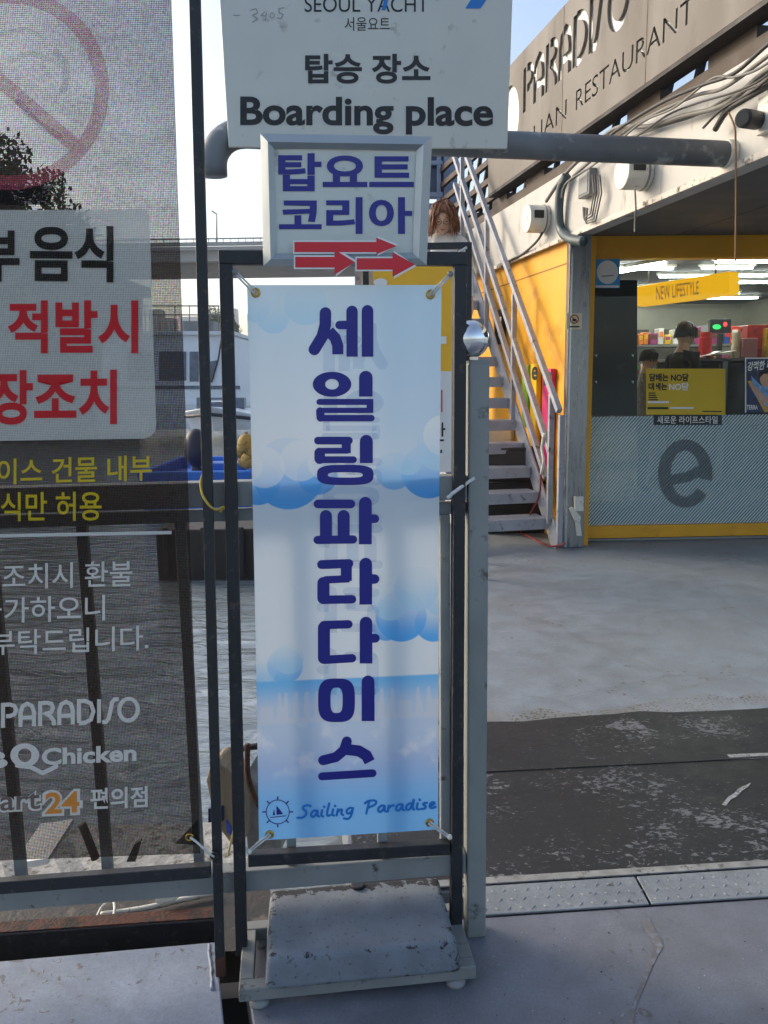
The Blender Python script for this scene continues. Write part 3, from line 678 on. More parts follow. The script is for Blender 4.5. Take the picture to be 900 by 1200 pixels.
# ------------------------------------------------------------------ the sailing banner
def banner_mat():
    """printed vinyl: pale sky with blue-bottomed clouds and a band of water; light comes through from behind"""
    m, nt, N, L, b = nodes_of('sailing banner print')
    at = N.new('ShaderNodeAttribute'); at.attribute_name = 'print'; at.attribute_type = 'GEOMETRY'
    sep = N.new('ShaderNodeSeparateXYZ'); L.new(at.outputs['Vector'], sep.inputs[0])
    X, Y = sep.outputs['X'], sep.outputs['Y']
    def math_(op, a, c=None, d=None):
        k = N.new('ShaderNodeMath'); k.operation = op
        for i, q in enumerate((a, c, d)):
            if q is None: continue
            if isinstance(q, (int, float)): k.inputs[i].default_value = q
            else: L.new(q, k.inputs[i])
        return k.outputs[0]
    def ramp(x, a, c, lo=0., hi=1., smooth=True):
        r = N.new('ShaderNodeMapRange'); r.interpolation_type = 'SMOOTHSTEP' if smooth else 'LINEAR'
        r.inputs[1].default_value = a; r.inputs[2].default_value = c; r.inputs[3].default_value = lo; r.inputs[4].default_value = hi
        L.new(x, r.inputs[0]); return r.outputs[0]
    def mix(fac, x, y):
        k = N.new('ShaderNodeMix'); k.data_type = 'RGBA'
        if isinstance(fac, (int, float)): k.inputs[0].default_value = fac
        else: L.new(fac, k.inputs[0])
        for i, q in ((6, x), (7, y)):
            if isinstance(q, tuple): k.inputs[i].default_value = (*q, 1)
            else: L.new(q, k.inputs[i])
        return k.outputs[2]
    pale = rgb(222, 228, 230); skyb = rgb(186, 214, 230)
    col = mix(ramp(Y, 335, 560, .75, 0), pale, skyb)
    # broad vertical tint at the right of the top
    col = mix(math_('MULTIPLY', ramp(X, 395, 470), ramp(Y, 620, 480, 0, .45)), col, rgb(150, 192, 222))
    deep = rgb(92, 170, 232); mid = rgb(128, 188, 232); lite = rgb(172, 210, 232)
    clouds = [(320, 372, 19, lite, .9), (358, 356, 25, lite, .8), (300, 362, 16, lite, .7),
              (338, 555, 42, deep, 1), (302, 566, 26, deep, 1), (372, 556, 24, deep, .9), (310, 548, 24, pale, 0), (352, 540, 24, pale, 0), (290, 546, 18, pale, 0), (378, 544, 17, pale, 0),
              (502, 552, 32, deep, 1), (462, 552, 22, mid, .9), (515, 525, 27, lite, .8), (478, 540, 17, lite, .8), (520, 510, 24, pale, 0),
              (470, 722, 30, deep, 1), (508, 730, 22, deep, 1), (452, 735, 16, deep, .9), (457, 705, 22, lite, .8), (488, 690, 26, lite, .75), (514, 705, 16, lite, .8),
              (334, 780, 21, mid, 1), (308, 794, 17, mid, 1), (338, 772, 18, lite, .7), (310, 786, 14, lite, .6)]
    for cx, cy, r, cc, lowfade in clouds:
        dx = math_('SUBTRACT', X, cx); dy = math_('SUBTRACT', Y, cy)
        d = math_('SQRT', math_('ADD', math_('MULTIPLY', dx, dx), math_('MULTIPLY', dy, dy)))
        inside = ramp(d, r + .5, r - .5, 0, 1, False)
        fade = ramp(dy, -r * .9, r * .9, .12 if lowfade else .85, lowfade or .5)
        col = mix(math_('MULTIPLY', inside, fade), col, cc)
    # water band of the print with its skyline and sails
    hz = math_('MULTIPLY_ADD', X, -.045, 813)
    below = math_('SUBTRACT', Y, hz)
    wat = mix(ramp(below, 0, 34), rgb(118, 186, 232), rgb(190, 206, 224))
    wat = mix(ramp(below, 60, 110), wat, rgb(170, 190, 222))
    wat = mix(ramp(below, 90, 150), wat, rgb(126, 186, 234))
    col = mix(ramp(below, -1, 1, 0, 1, False), col, wat)
    nz = N.new('ShaderNodeTexNoise'); nz.inputs['Scale'].default_value = .16; nz.inputs['Detail'].default_value = 0
    cmb = N.new('ShaderNodeCombineXYZ'); L.new(X, cmb.inputs[0]); L.new(cmb.outputs[0], nz.inputs['Vector'])
    tower = math_('SUBTRACT', 44, math_('MULTIPLY', ramp(nz.outputs['Fac'], .42, .58, 0, 1, False), 30))
    city = math_('MULTIPLY', ramp(math_('SUBTRACT', below, tower), -1, 1, 0, 1, False), ramp(below, 52, 48, 0, .5, False))
    col = mix(city, col, rgb(214, 214, 218))
    bl = N.new('ShaderNodeTexNoise'); bl.inputs['Scale'].default_value = .035; bl.inputs['Detail'].default_value = 3; L.new(at.outputs['Vector'], bl.inputs['Vector'])
    col = mix(math_('MULTIPLY', ramp(bl.outputs['Fac'], .5, .7), math_('MULTIPLY', ramp(below, 40, 60), ramp(below, 120, 90))), col, rgb(214, 220, 230))
    L.new(col, b.inputs['Base Color'])
    b.inputs['Roughness'].default_value = .38; b.inputs['Specular IOR Level'].default_value = .35
    tr = N.new('ShaderNodeBsdfTranslucent'); L.new(col, tr.inputs[0])
    ms = N.new('ShaderNodeMixShader'); ms.inputs[0].default_value = .2
    L.new(b.outputs[0], ms.inputs[1]); L.new(tr.outputs[0], ms.inputs[2]); L.new(ms.outputs[0], N['Material Output'].inputs['Surface'])
    return m
BP = Plane(SP.p + SP.n * 0.004, SP.n)
bn_ = thing('sailing_banner', 'pale blue vinyl banner with large blue Korean letters, reading Sailing Paradise', 'banner', along(BP.at(408, 985), BP.at(408, 985).z))
bq = ((289.5, 334), (517.5, 334), (513.5, 972), (303.5, 985))
def bquad(u, v):
    t = (bq[0][0] + (bq[1][0] - bq[0][0]) * u, bq[0][1] + (bq[1][1] - bq[0][1]) * u)
    g = (bq[3][0] + (bq[2][0] - bq[3][0]) * u, bq[3][1] + (bq[2][1] - bq[3][1]) * u)
    return t[0] + (g[0] - t[0]) * v, t[1] + (g[1] - t[1]) * v
def sag(px, py):
    """shallow vertical folds of the vinyl"""
    u = (px - 290) / 227
    return .0014 * math.sin(u * 9.5 + 1.1) + .0006 * math.sin(u * 23 + py * .004) + .0014 * math.sin(py * .012)
class Cloth(Plane):
    def at(s, px, py, off=0.0): return Plane.at(s, px, py, off + sag(px, py))
BC = Cloth(BP.p, BP.n)
sb = MB(); nu, nv = 40, 60; pr = []
for j in range(nv + 1):
    for i in range(nu + 1):
        x, y = bquad(i / nu, j / nv)
        x += 1.2 * math.sin(math.pi * j / nv) * ((i / nu) - .5) * -2
        sb.v.append(BC.at(x, y)); pr.append((x, y, 0))
for j in range(nv):
    for i in range(nu):
        a = j * (nu + 1) + i; sb.f.append((a, a + 1, a + nu + 2, a + nu + 1))
so = sb.build('sheet', banner_mat(), bn_, smooth=True, fix=False)
att = so.data.attributes.new('print', 'FLOAT_VECTOR', 'POINT')
for i, p in enumerate(pr): att.data[i].vector = p
def c5(*p): return [(280 + x / 3.53, 320 + y / 3.53) for x, y in p]
def c6(*p): return [(280 + x / 3.243, 640 + y / 3.243) for x, y in p]
k5, k6 = 1 / 3.53, 1 / 3.243
def S5(p, w, a=True, b_=True): return stroke(c5(*p), w * k5, a, b_)
def S6(p, w, a=True, b_=True): return stroke(c6(*p), w * k6, a, b_)
def stadium(c, rx, ry, ix, iy, k, o):
    """rounded loop with straight sides"""
    out = []; n = 40
    def pt(t, a, b_):
        ct, st_ = math.cos(t), math.sin(t); p_ = .62
        return (a * math.copysign(abs(ct) ** p_, ct), b_ * math.copysign(abs(st_) ** p_, st_))
    for i in range(n):
        t0, t1 = 2 * math.pi * i / n, 2 * math.pi * (i + 1) / n
        q = [pt(t0, rx, ry), pt(t1, rx, ry), pt(t1, ix, iy), pt(t0, ix, iy)]
        out.append([(o[0] + (c[0] + x) * k, o[1] + (c[1] + y) * k) for x, y in q])
    return out
O5, O6 = (280, 320), (280, 640)
LET = [
 ('세', S5([(358, 165), (357, 215), (345, 262), (312, 316)], 48) + S5([(372, 240), (398, 268), (409, 300), (409, 336)], 46, False, False) + S5([(416, 215), (470, 215)], 35, True, False) + S5([(468, 158), (468, 346)], 47, True, False) + S5([(532, 156), (532, 346)], 48, True, False)),
 ('일', ring(c5((385, 460))[0], 80 * k5, 52 * k5, 28 * k5, 22 * k5, 32) + S5([(525, 432), (525, 511)], 56, True, False) + S5([(333, 533), (556, 533)], 25, True, False) + S5([(542, 540), (542, 578)], 28, False, False) + S5([(345, 568), (544, 568)], 22, True, False) + S5([(336, 572), (338, 598)], 34) + S5([(342, 600), (548, 600)], 27)),
 ('링', S5([(327, 693), (455, 693)], 32) + S5([(444, 693), (444, 745)], 38, False, False) + S5([(345, 735), (452, 735)], 24, True, False) + S5([(334, 744), (334, 768)], 44) + S5([(340, 772), (474, 772)], 28) + S5([(527, 696), (527, 786)], 54, True, False) + stadium((440, 835), 117, 42, 72, 11, k5, O5)),
 ('파', S5([(327, 955), (463, 955)], 36) + S5([(360, 1005), (360, 1092)], 50, True, False) + S5([(433, 1005), (433, 1092)], 50, True, False) + S5([(325, 1104), (472, 1102)], 34) + S5([(523, 952), (523, 1122)], 53, True, False) + S5([(530, 1016), (562, 1016)], 36, False, True)),
 ('라', S6([(314, 70), (418, 66)], 34) + S6([(408, 72), (408, 132)], 42, False, False) + S6([(330, 128), (420, 124)], 28, True, False) + S6([(321, 140), (321, 198)], 46) + S6([(322, 204), (430, 202)], 32) + S6([(482, 68), (482, 222)], 48, True, False) + S6([(490, 125), (516, 125)], 36, False, True)),
 ('다', S6([(322, 300), (416, 297)], 32) + S6([(323, 310), (323, 425)], 46) + S6([(324, 432), (430, 426)], 32) + S6([(483, 292), (483, 446)], 48, True, False) + S6([(490, 350), (518, 350)], 34, False, True)),
 ('이', stadium((371, 586), 70, 83, 23, 48, k6, O6) + S6([(491, 516), (491, 665)], 49, True, False)),
 ('스', S6([(410, 742), (400, 775), (368, 802), (320, 814)], 38) + S6([(405, 772), (455, 778), (484, 795), (497, 820)], 42, False, False) + S6([(316, 875), (508, 863)], 30)),
]
GHOST = film('print of the other side showing through', rgb(150, 186, 228), .82, weave=False)
m_ = GHOST.node_tree; 
for i, (ch, polys) in enumerate(LET):
    xs = [x for p in polys for x, y in p]; cx = 405
    gp_ = [[(2 * cx - x + 6, y + 17 + (i * 4)) for x, y in p][::-1] for p in polys]
    if i < 6: decal('back_print', gp_, BC, GHOST, bn_, .0012, .000008)
    decal('lettering', polys, BC, INK_BLUE, bn_, .0022, .00001)
# brush script of the name, and the wheel emblem
def script(body, x0, y0, x1, y1, m, w):
    """slanted brush handwriting from curves; unit height 1 = capital, x right"""
    g = {'S': [[(.62, .12), (.5, .02), (.3, .08), (.26, .26), (.42, .44), (.44, .7), (.26, .94), (.02, .9)]],
         'a': [[(.36, .5), (.22, .44), (.08, .6), (.06, .84), (.16, .94), (.28, .8), (.38, .5), (.34, .84), (.44, .92)]],
         'i': [[(.12, .48), (.06, .86), (.16, .94)], [(.2, .22), (.22, .26)]],
         'l': [[(.2, .02), (.08, .8), (.14, .94), (.24, .88)]],
         'n': [[(.1, .5), (.04, .94)], [(.07, .72), (.22, .5), (.3, .56), (.24, .86), (.34, .94)]],
         'g': [[(.36, .5), (.22, .44), (.08, .6), (.08, .82), (.18, .9), (.3, .74), (.38, .5), (.28, 1.1), (.14, 1.28), (-.04, 1.2)]],
         'P': [[(.24, .06), (.1, .96)], [(.04, .2), (.2, .04), (.46, .02), (.58, .16), (.5, .38), (.22, .52)]],
         'r': [[(.1, .5), (.04, .94)], [(.08, .7), (.2, .52), (.32, .5)]],
         'd': [[(.34, .5), (.22, .44), (.08, .6), (.06, .84), (.16, .94), (.28, .8), (.46, .02), (.34, .86), (.44, .92)]],
         's': [[(.3, .5), (.16, .5), (.12, .62), (.26, .74), (.22, .92), (.02, .92)]],
         'e': [[(.08, .74), (.26, .66), (.3, .52), (.2, .46), (.08, .6), (.06, .82), (.16, .94), (.34, .84)]], ' ': []}
    adv = {'S': .58, 'a': .46, 'i': .24, 'l': .26, 'n': .42, 'g': .46, 'P': .58, 'r': .36, 'd': .48, 's': .36, 'e': .38, ' ': .42}
    tot = sum(adv[c] for c in body); x = 0
    for c in body:
        polys = []
        for st_ in g[c]:
            pp = []
            for a, b_ in st_:
                u = (x + a) / tot; pp.append((x0 + (x1 - x0) * u, y0[0] + (y0[1] - y0[0]) * u + (y1 - y0[0]) * b_))
            # smooth the pen path
            for _ in range(2):
                q = [pp[0]]
                for i in range(len(pp) - 1):
                    a, b_ = pp[i], pp[i + 1]; q += [(a[0] * .75 + b_[0] * .25, a[1] * .75 + b_[1] * .25), (a[0] * .25 + b_[0] * .75, a[1] * .25 + b_[1] * .75)]
                pp = q + [pp[-1]]
            polys += stroke(pp, w)
        if polys: decal('lettering', polys, BC, m, bn_, .0022, .00001)
        x += adv[c]
script('Sailing Paradise', 348, (944, 932), 511.5, 960, INK_LBLUE, 2.7)
ec = (325.5, 951.5)
em = ring(ec, 14, 14.5, 13, 13.5, 30)
for k in range(8):
    a = R(k * 45); em += stroke([(ec[0] + 14 * math.cos(a), ec[1] + 14 * math.sin(a)), (ec[0] + 17.5 * math.cos(a), ec[1] + 17.5 * math.sin(a))], 1.5)
em += [[(324, 955), (324, 944), (332, 954)]] + [[(322.5, 955), (321, 948), (319.5, 955.5)]] + stroke([(317, 958), (335, 956)], 1)
decal('emblem', em, BC, INK_BLUE, bn_, .0022)
for px, py in ((299.5, 343), (504.5, 345), (316, 978), (503.5, 964)): eyelet(px, py, BC, bn_, .0085, .003)
# four elastic ties from the eyelets to the stand
for k, (a, b_, lab) in enumerate((((299, 343), (275, 319), 'upper left'), ((505, 345), (528, 321), 'upper right'), ((316, 978), (292, 998), 'lower left'), ((503, 964), (527, 981), 'lower right'))):
    p0, p1 = BC.at(*a, .006), SP.at(*b_, .012)
    tz_ = thing('elastic_tie', 'pale elastic tie at the %s corner of the sailing banner' % lab, 'tie', p1, 'elastic ties of the sailing banner')
    sd = (p1 - p0).normalized().cross(SP.n) * .0035
    MB().tube([p0 - SP.n * .008, p0 + sd, p1 + sd], .0024, 6).build('cord', ROPE, tz_, smooth=True)
    MB().tube([p0 - SP.n * .008, p0 - sd, p1 - sd * .6], .0024, 6).build('cord', ROPE, tz_, smooth=True)
    MB().ball(p1, .0075, 12, 8).build('toggle', PLAST_W if k > 1 else PLAST_G, tz_, smooth=True)
# ------------------------------------------------------------------ the building on the right
K = G(668, 641)
_v = ray(262, 432); WD = Vector((_v.x, _v.y, 0)).normalized()
WP = vplane(K, K + WD)
WN = WP.n.copy()
class Wall:
    """upright wall: s runs along it, z up, off outwards"""
    def __init__(s, o, d, plane): s.o = Vector((o.x, o.y, 0)); s.d = d; s.pl = plane
    def P(s, a, z, off=0.0): return s.o + s.d * a + Z * z + s.pl.n * off
    def az(s, px, py, off=0.0):
        p = s.pl.at(px, py, off); return (p - s.o).dot(s.d), p.z
    def rect(s, mb, a0, z0, a1, z1, off, th):
        return mb.frame_box(s.P(a0, z0, off), s.d * (a1 - a0), Z * (z1 - z0), s.pl.n * -th)
W = Wall(K, WD, WP)
zf = W.az(672, 277)[1]; zt = (W.az(600, 238)[1] + W.az(656, 206)[1]) / 2
shop = thing('restaurant_building', 'riverside building with yellow side wall, white fascia and grey restaurant sign above', 'building', (K.x + 1, K.y + 2, 0))
W.rect(MB(), .03, 0, 7, zf - .002, -.04, .15).build('side_wall', YELLOW, shop)
W.rect(MB(), .02, W.az(630, 319)[1] - .006, 7, W.az(630, 319)[1] + .006, -.036, .004).build('wall_seam', mat('dark seam', rgb(140, 92, 16), .6), shop)
W.rect(MB(), -5.5, zf, 7, zt, 0, .14).build('fascia', WHITEP, shop, bevel=.006)
W.rect(MB(), -5.5, zf - .012, 7, zf + .028, .03, .028).build('fascia_lip', mat('stained white lip', rgb(206, 198, 186), .7, var=.15, dirt=rgb(70, 60, 50), dirt_amt=.45, dirt_scale=12), shop, bevel=.003)
# soffit boards under the canopy, deep to the right
SD = Vector((-WN.x, -WN.y, 0))      # to the right, away from the river
n_b = 7
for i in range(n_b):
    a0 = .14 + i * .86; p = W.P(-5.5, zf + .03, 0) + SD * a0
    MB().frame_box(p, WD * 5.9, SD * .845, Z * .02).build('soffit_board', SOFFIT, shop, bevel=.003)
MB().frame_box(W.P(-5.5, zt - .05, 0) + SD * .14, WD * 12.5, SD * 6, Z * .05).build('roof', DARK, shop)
# beams in the gap and the sign board raised above the roof
sb0, sbz = W.az(700, 135); st0, stz = W.az(620, 52)
sgl = W.az(572, 205)[0]
zsb = (sbz + W.az(880, 14)[1]) / 2; zst = stz
gap = zsb - zt
W.rect(MB(), -5.5, zt - .04, 7, zsb - .105, -.12, .1).build('roof_beam', BROWN, shop, bevel=.004)
for k in range(9):
    a = -4.4 + k * 1.1
    W.rect(MB(), a, zsb - .105, a + .5, zsb - .031, -.125, .09).build('beam_packer', BROWN, shop)
for k in range(26):
    a = 6.4 - k * .45
    MB().beam(W.P(a, zt - .0, -.5), W.P(a - .35, zst - .1, -.62), .05, .05, WD).build('sign_bracket', DARK, shop)
for k in range(5):
    z_ = zsb + .05 + k * .22
    W.rect(MB(), sgl + .05, z_, sgl + 3.2, z_ + .07, -.2 - .0 * k, .05).build('louvre', BROWN, shop)
# board with cut-out letters
def uprism(mb, pts, depth):  # points on the wall (a, z)
    pass
bd_ = W.rect(MB(), -4.6, zsb, sgl, zst, 0, .022)
cut = MB()
s_p, z_pb = W.az(613, 133); z_pt = W.az(615, 80)[1]; s_o = W.az(737, 20)[0]
PW_ = abs(s_o - s_p); PH_ = z_pt - z_pb
def outline(pts, w):
    q = stroke(pts, w, False, False)
    return [q[0][0]] + [p[1] for p in q] + [p[2] for p in q[::-1]] + [q[0][3]]
def cut_word():
    A_ = lambda x: [[(x + .08, 1), (x + .08, .4), (x + .16, .16), (x + .34, .06), (x + .52, .16), (x + .6, .4), (x + .6, 1)], [(x + .1, .64), (x + .58, .64)]]
    arc = lambda cx, cy, rx, ry, a, b_: [(cx + rx * math.cos(R(a + (b_ - a) * i / 14)), cy + ry * math.sin(R(a + (b_ - a) * i / 14))) for i in range(15)]
    L_ = [[(.08, 1), (.08, 0)], arc(.3, .28, .3, .23, -100, 100)] + A_(.68) + [[(1.52, 1), (1.52, 0)], arc(1.74, .27, .29, .22, -100, 100), [(1.7, .46), (1.92, .62), (2.04, .8), (2.06, 1)]] + A_(2.18)
    L_ += [[(3.02, 1), (3.02, 0)], arc(3.1, .5, .5, .45, -90, 90), [(3.8, 0), (3.8, 1)], [(4.5, .05), (4.34, .06), (4.24, .2), (4.16, .5), (4.08, .8), (3.98, .94), (3.84, .95)]]
    L_ += [arc(4.98, .5, .38, .45, 0, 190), arc(4.98, .5, .38, .45, 180, 370)]
    return L_, 5.4
_st, _tw = cut_word()
for stp in _st:
    pp = [(x / _tw * PW_, y * PH_) for x, y in stp]
    pts = [W.P(s_p - x, z_pt - y, .03) for x, y in outline(pp, .075)]
    cut.prism(pts, WN * -.12)
def wall_text(body, a0, a1, z0, z1, bold):
    uv, fs = text_mesh(body, bold)
    bm = bmesh.new(); V = [bm.verts.new(W.P(a0 + (a1 - a0) * u, z0 + (z1 - z0) * v, .03)) for u, v in uv]
    for f in fs:
        try: bm.faces.new([V[i] for i in f])
        except ValueError: pass
    bmesh.ops.remove_doubles(bm, verts=bm.verts, dist=1e-5)
    r = bmesh.ops.extrude_face_region(bm, geom=bm.faces[:])
    bmesh.ops.translate(bm, verts=[g for g in r['geom'] if isinstance(g, bmesh.types.BMVert)], vec=WN * -.12)
    bm.verts.index_update()
    cut.add([v.co.copy() for v in bm.verts], [tuple(v.index for v in f.verts) for f in bm.faces]); bm.free()
zr0 = W.az(677, 128)[1]; zr1 = W.az(677, 105)[1]
wall_text('RESTAURANT', W.az(675, 115)[0], W.az(813, 12)[0], zr0, zr1, -.004)
wall_text('ITALIAN', W.az(601, 160)[0], W.az(664, 126)[0], zr0, zr1, -.004)
wall_text('C', W.az(840, 0)[0], W.az(856, -10)[0], zr0, zr1, -.004)
lc_a, lc_z = W.az(596, 142); 
n = 28; lr_a, lr_z = .62, .34
cut.prism([W.P(lc_a + lr_a * .5 * math.cos(2 * math.pi * i / n), lc_z + lr_z * math.sin(2 * math.pi * i / n), .03) for i in range(n)], WN * -.12)
co = cut.build('cutter', DARK, fix=False)
bm = bmesh.new(); bm.from_mesh(co.data); bmesh.ops.recalc_face_normals(bm, faces=bm.faces); bm.to_mesh(co.data); bm.free()
bo = bd_.build('sign_board', SIGN_GREY, shop)
md = bo.modifiers.new('b', 'BOOLEAN'); md.object = co; md.operation = 'DIFFERENCE'; md.solver = 'EXACT'; md.use_self = True
dg = bpy.context.evaluated_depsgraph_get(); dg.update()
me = bpy.data.meshes.new_from_object(bo.evaluated_get(dg)); bo.modifiers.clear(); bo.data = me
bpy.data.objects.remove(co)
W.rect(MB(), -4.6, zsb + .03, sgl - .02, zst - .03, -.03, .03).build('sign_back', mat('pale sign backing', rgb(222, 222, 216), .5, var=.06), shop)
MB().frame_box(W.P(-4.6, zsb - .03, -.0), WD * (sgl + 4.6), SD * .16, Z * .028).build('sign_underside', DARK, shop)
# panel joints on the board
for a in [W.az(x, 60)[0] for x in (660, 757)]:
    W.rect(MB(), a - .006, zsb + .004, a + .006, zst - .004, .0025, .0022).build('panel_joint', mat('sign joint', rgb(104, 94, 84), .7), shop)

# things fixed on the fascia
def junction_drum(px, py, rad_px, label):
    c = WP.at(px, py)
    r = rad_px * (c - CAM).dot(_f) / F_PX
    t = thing('meter_drum', label, 'junction box', c - Z * r, 'round white housings on the fascia')
    MB().tube([c + WN * .002, c + WN * .2], r, 26).build('drum', PLAST_W, t, bevel=.006)
    MB().tube([c + WN * .03, c + WN * .045], r * 1.06, 26).build('band', PLAST_G, t, bevel=.003)
    fc = -WD
    MB().frame_box(c + WN * .075 + fc * (r - .01) - Z * r * .1, WN * .09, fc * .022, Z * r * .55).build('window', DARK, t, bevel=.003)
    return t
junction_drum(640, 257, 15.5, 'smaller round white electric housing on the white fascia near the stairs')
junction_drum(758, 203, 19, 'larger round white electric housing just under the long pipe')
ba, bz = W.az(686, 234); ba2, bz2 = W.az(700, 196)
jb = thing('junction_box', 'flat grey electric box with dangling wires on the white fascia', 'junction box', W.P((ba + ba2) / 2, bz, .02))
W.rect(MB(), ba, bz, ba2, bz2, .07, .07).build('case', PLAST_G, jb, bevel=.01)
W.rect(MB(), ba + .02 * (1 if ba2 > ba else -1), bz + .02, ba2 - .02 * (1 if ba2 > ba else -1), bz2 - .02, .076, .0055).build('lid', PLAST_G, jb, bevel=.003)
for k in range(4):
    pts = [WP.at(694 + k * 3, 205, .05), WP.at(696 + k * 3, 226, .09 - k * .01), WP.at(692 + k * 2, 250 + k * 3, .06), WP.at(684 + k, 256 + k * 2, .05), WP.at(683 + 2 * k, 240, .04)]
    q = []
    for i in range(len(pts) - 1):
        for t in range(6): q.append(pts[i].lerp(pts[i + 1], t / 6))
    MB().tube(q, .006, 6).build('wire', CABLE_D if k % 2 else CABLE_W, jb, smooth=True)
def spline(pts, n=8):
    out = []
    for i in range(len(pts) - 1):
        p0 = pts[max(i - 1, 0)]; p1 = pts[i]; p2 = pts[i + 1]; p3 = pts[min(i + 2, len(pts) - 1)]
        for k in range(n):
            t = k / n
            out.append(.5 * ((2 * p1) + (p2 - p0) * t + (2 * p0 - 5 * p1 + 4 * p2 - p3) * t * t + (3 * p1 - p0 - 3 * p2 + p3) * t ** 3))
    return out + [pts[-1]]
def cable(pxs, r, m, label, off=.05, grp='cables along the fascia', nm='cable', cat='cable'):
    pts = [WP.at(x, y, off + (random.uniform(-.015, .02))) for x, y in pxs]
    return tag(MB().tube(spline(pts), r, 8).build(nm, m, smooth=True), label, cat, grp)
cable([(1010, 20), (905, 78), (850, 122), (800, 136), (760, 148), (722, 150), (690, 176), (660, 207), (640, 236)], .016, CABLE_W, 'thick pale cable, lowest of the bundle, running down to the small housing', .06)
cable([(1010, -14), (905, 62), (850, 102), (815, 112), (770, 132), (735, 152), (700, 182), (672, 206)], .012, CABLE_W, 'pale cable in the middle of the bundle on the fascia', .09)
cable([(1010, -40), (900, 52), (860, 86), (822, 100), (780, 118), (742, 140), (716, 158), (690, 182)], .012, CABLE_D, 'dark cable along the top of the fascia bundle', .12)
cable([(1010, -24), (905, 70), (862, 90), (835, 92), (790, 126), (748, 146), (700, 190), (664, 214), (658, 232)], .008, CABLE_W, 'thin pale cable twisting through the bundle on the fascia', .14)
cable([(905, 98), (870, 118), (852, 130), (838, 152)], .018, CABLE_D, 'short thick dark cable branching off beside the security camera', .07)
cable([(1010, -2), (905, 84), (866, 106), (820, 120), (784, 134), (752, 156), (706, 186), (668, 212)], .007, CABLE_D, 'thin black wire winding between the pale cables of the bundle', .11)
cable([(1010, 40), (905, 92), (858, 112), (818, 134), (770, 150), (728, 166), (696, 186)], .009, CABLE_W, 'slim grey cable under the others in the fascia bundle', .04)
cable([(905, 88), (880, 108), (846, 128), (824, 150)], .008, CABLE_D, 'thin dark wire beside the security camera', .1)
cable([(636, 272), (628, 284), (612, 298), (596, 306), (588, 312)], .012, CABLE_D, 'dark cable drooping from the small housing to the stairs', .05)
cable([(664, 206), (657, 222), (655, 250), (658, 270), (668, 280), (684, 283)], .042, CABLE_G, 'thick dark green conduit bending round the corner of the shop', .05, None, 'conduit', 'conduit')
cable([(744, 222), (745, 245), (744, 262), (744, 272)], .007, CABLE_W, 'short frayed string hanging under the larger housing', .16, None, 'frayed_string', 'string')
rp = [WP.at(x, y, .14) for x, y in ((854, 132), (861, 150), (862, 175), (862.5, 230), (862, 300), (862, 306))]
tag(MB().tube(spline(rp), .006, 6).build('hanging_rope', mat('brown cord', rgb(128, 96, 60), .8)), 'thin brown rope hanging from the fascia at the end of the pipe', 'rope')
# security camera
cc = WP.at(885, 141, .05)
sv = thing('security_camera', 'black bullet security camera on the white fascia at the right edge', 'camera', cc)
MB().frame_box(WP.at(893, 160, 0), WD * -.16, WN * .04, Z * .2).build('base_plate', PLAST_W, sv, bevel=.004)
bdv = (WN * .8 - WD * .5 - Z * .12).normalized()
hp = WP.at(880, 140, .12)
MB().tube([hp - bdv * .08, hp + bdv * .1], .05, 20).build('body', INK_BLACK, sv, bevel=.006)
MB().tube([hp + bdv * .1, hp + bdv * .106], .036, 20).build('lens', GLASSD, sv)
MB().tube([hp - bdv * .08, hp - bdv * .1, WP.at(893, 143, .03)], .018, 10).build('arm', INK_BLACK, sv, smooth=True)

# ------------------------------------------------------------------ long pipe and the boarding sign
kp = WP.at(858, 168); PPl = vplane(kp, kp + WN)
pd = -WN.copy()                                # to the right along the pipe
def pp_(px, py, off=0): return PPl.at(px, py, off)
zp = pp_(600, 170).z
pr_ = 15.2 * (pp_(600, 170) - CAM).dot(_f) / F_PX
PIPE = mat('weathered blue grey pipe paint', rgb(108, 114, 119), .45, var=.2, scale=5, dirt=rgb(178, 182, 180), dirt_amt=.28, dirt_scale=4.5, bump=.15, bscale=20)
left = pp_(286, 170); left.z = zp; right = Vector((kp.x, kp.y, zp))
pipe = thing('steel_pipe', 'long weathered blue-grey pipe with an elbow, reaching out from the white fascia', 'pipe', (kp.x, kp.y, zp - pr_))
MB().tube([left, left.lerp(right, .5), right + pd * -.03], pr_, 24).build('run', PIPE, pipe, smooth=True)
er = .17; ev = []
for k in range(9):
    a = R(k * 90 / 8); ev.append(left + pd * (-er * math.sin(a)) - Z * (er * (1 - math.cos(a))))
ev.append(ev[-1] - Z * .05)
MB().tube(ev, pr_ * 1.02, 24).build('elbow', PIPE, pipe, smooth=True)
MB().tube([right - pd * .05, right - pd * .0], pr_ * 1.1, 24).build('flange', PLAST_W, pipe, bevel=.004)
BSP = Plane(PPl.p + PPl.n * (pr_ + .03), PPl.n)
bsl = pp_(430, 174)
bs = thing('boarding_sign', 'large pale sign reading Boarding place, hung on the long pipe', 'sign', along(BSP.at(430, 174), BSP.at(430, 174).z))
qd = [(252, -95), (604, -95), (594.5, 174), (268, 172)]
MB().prism([BSP.at(*p) for p in qd], BSP.n * -.02).build('panel', WHITE_SHEET, bs, bevel=.003)
def btx(body, q, m, bold=0., shear=0): return text(body, q, BSP, m, bs, bold, shear, off=.002)
btx('SEOUL YACHT', quad(357, -4, 502, 14), INK_BLACK, 0)
btx('서울요트', quad(404, 20, 457, 36), INK_BLACK, .0)
btx('탑승 장소', quad(357.5, 63, 504.5, 98), INK_BLACK, .03)
btx('Boarding place', quad(281.5, 113, 578, 157, -1), INK_BLACK, .028)
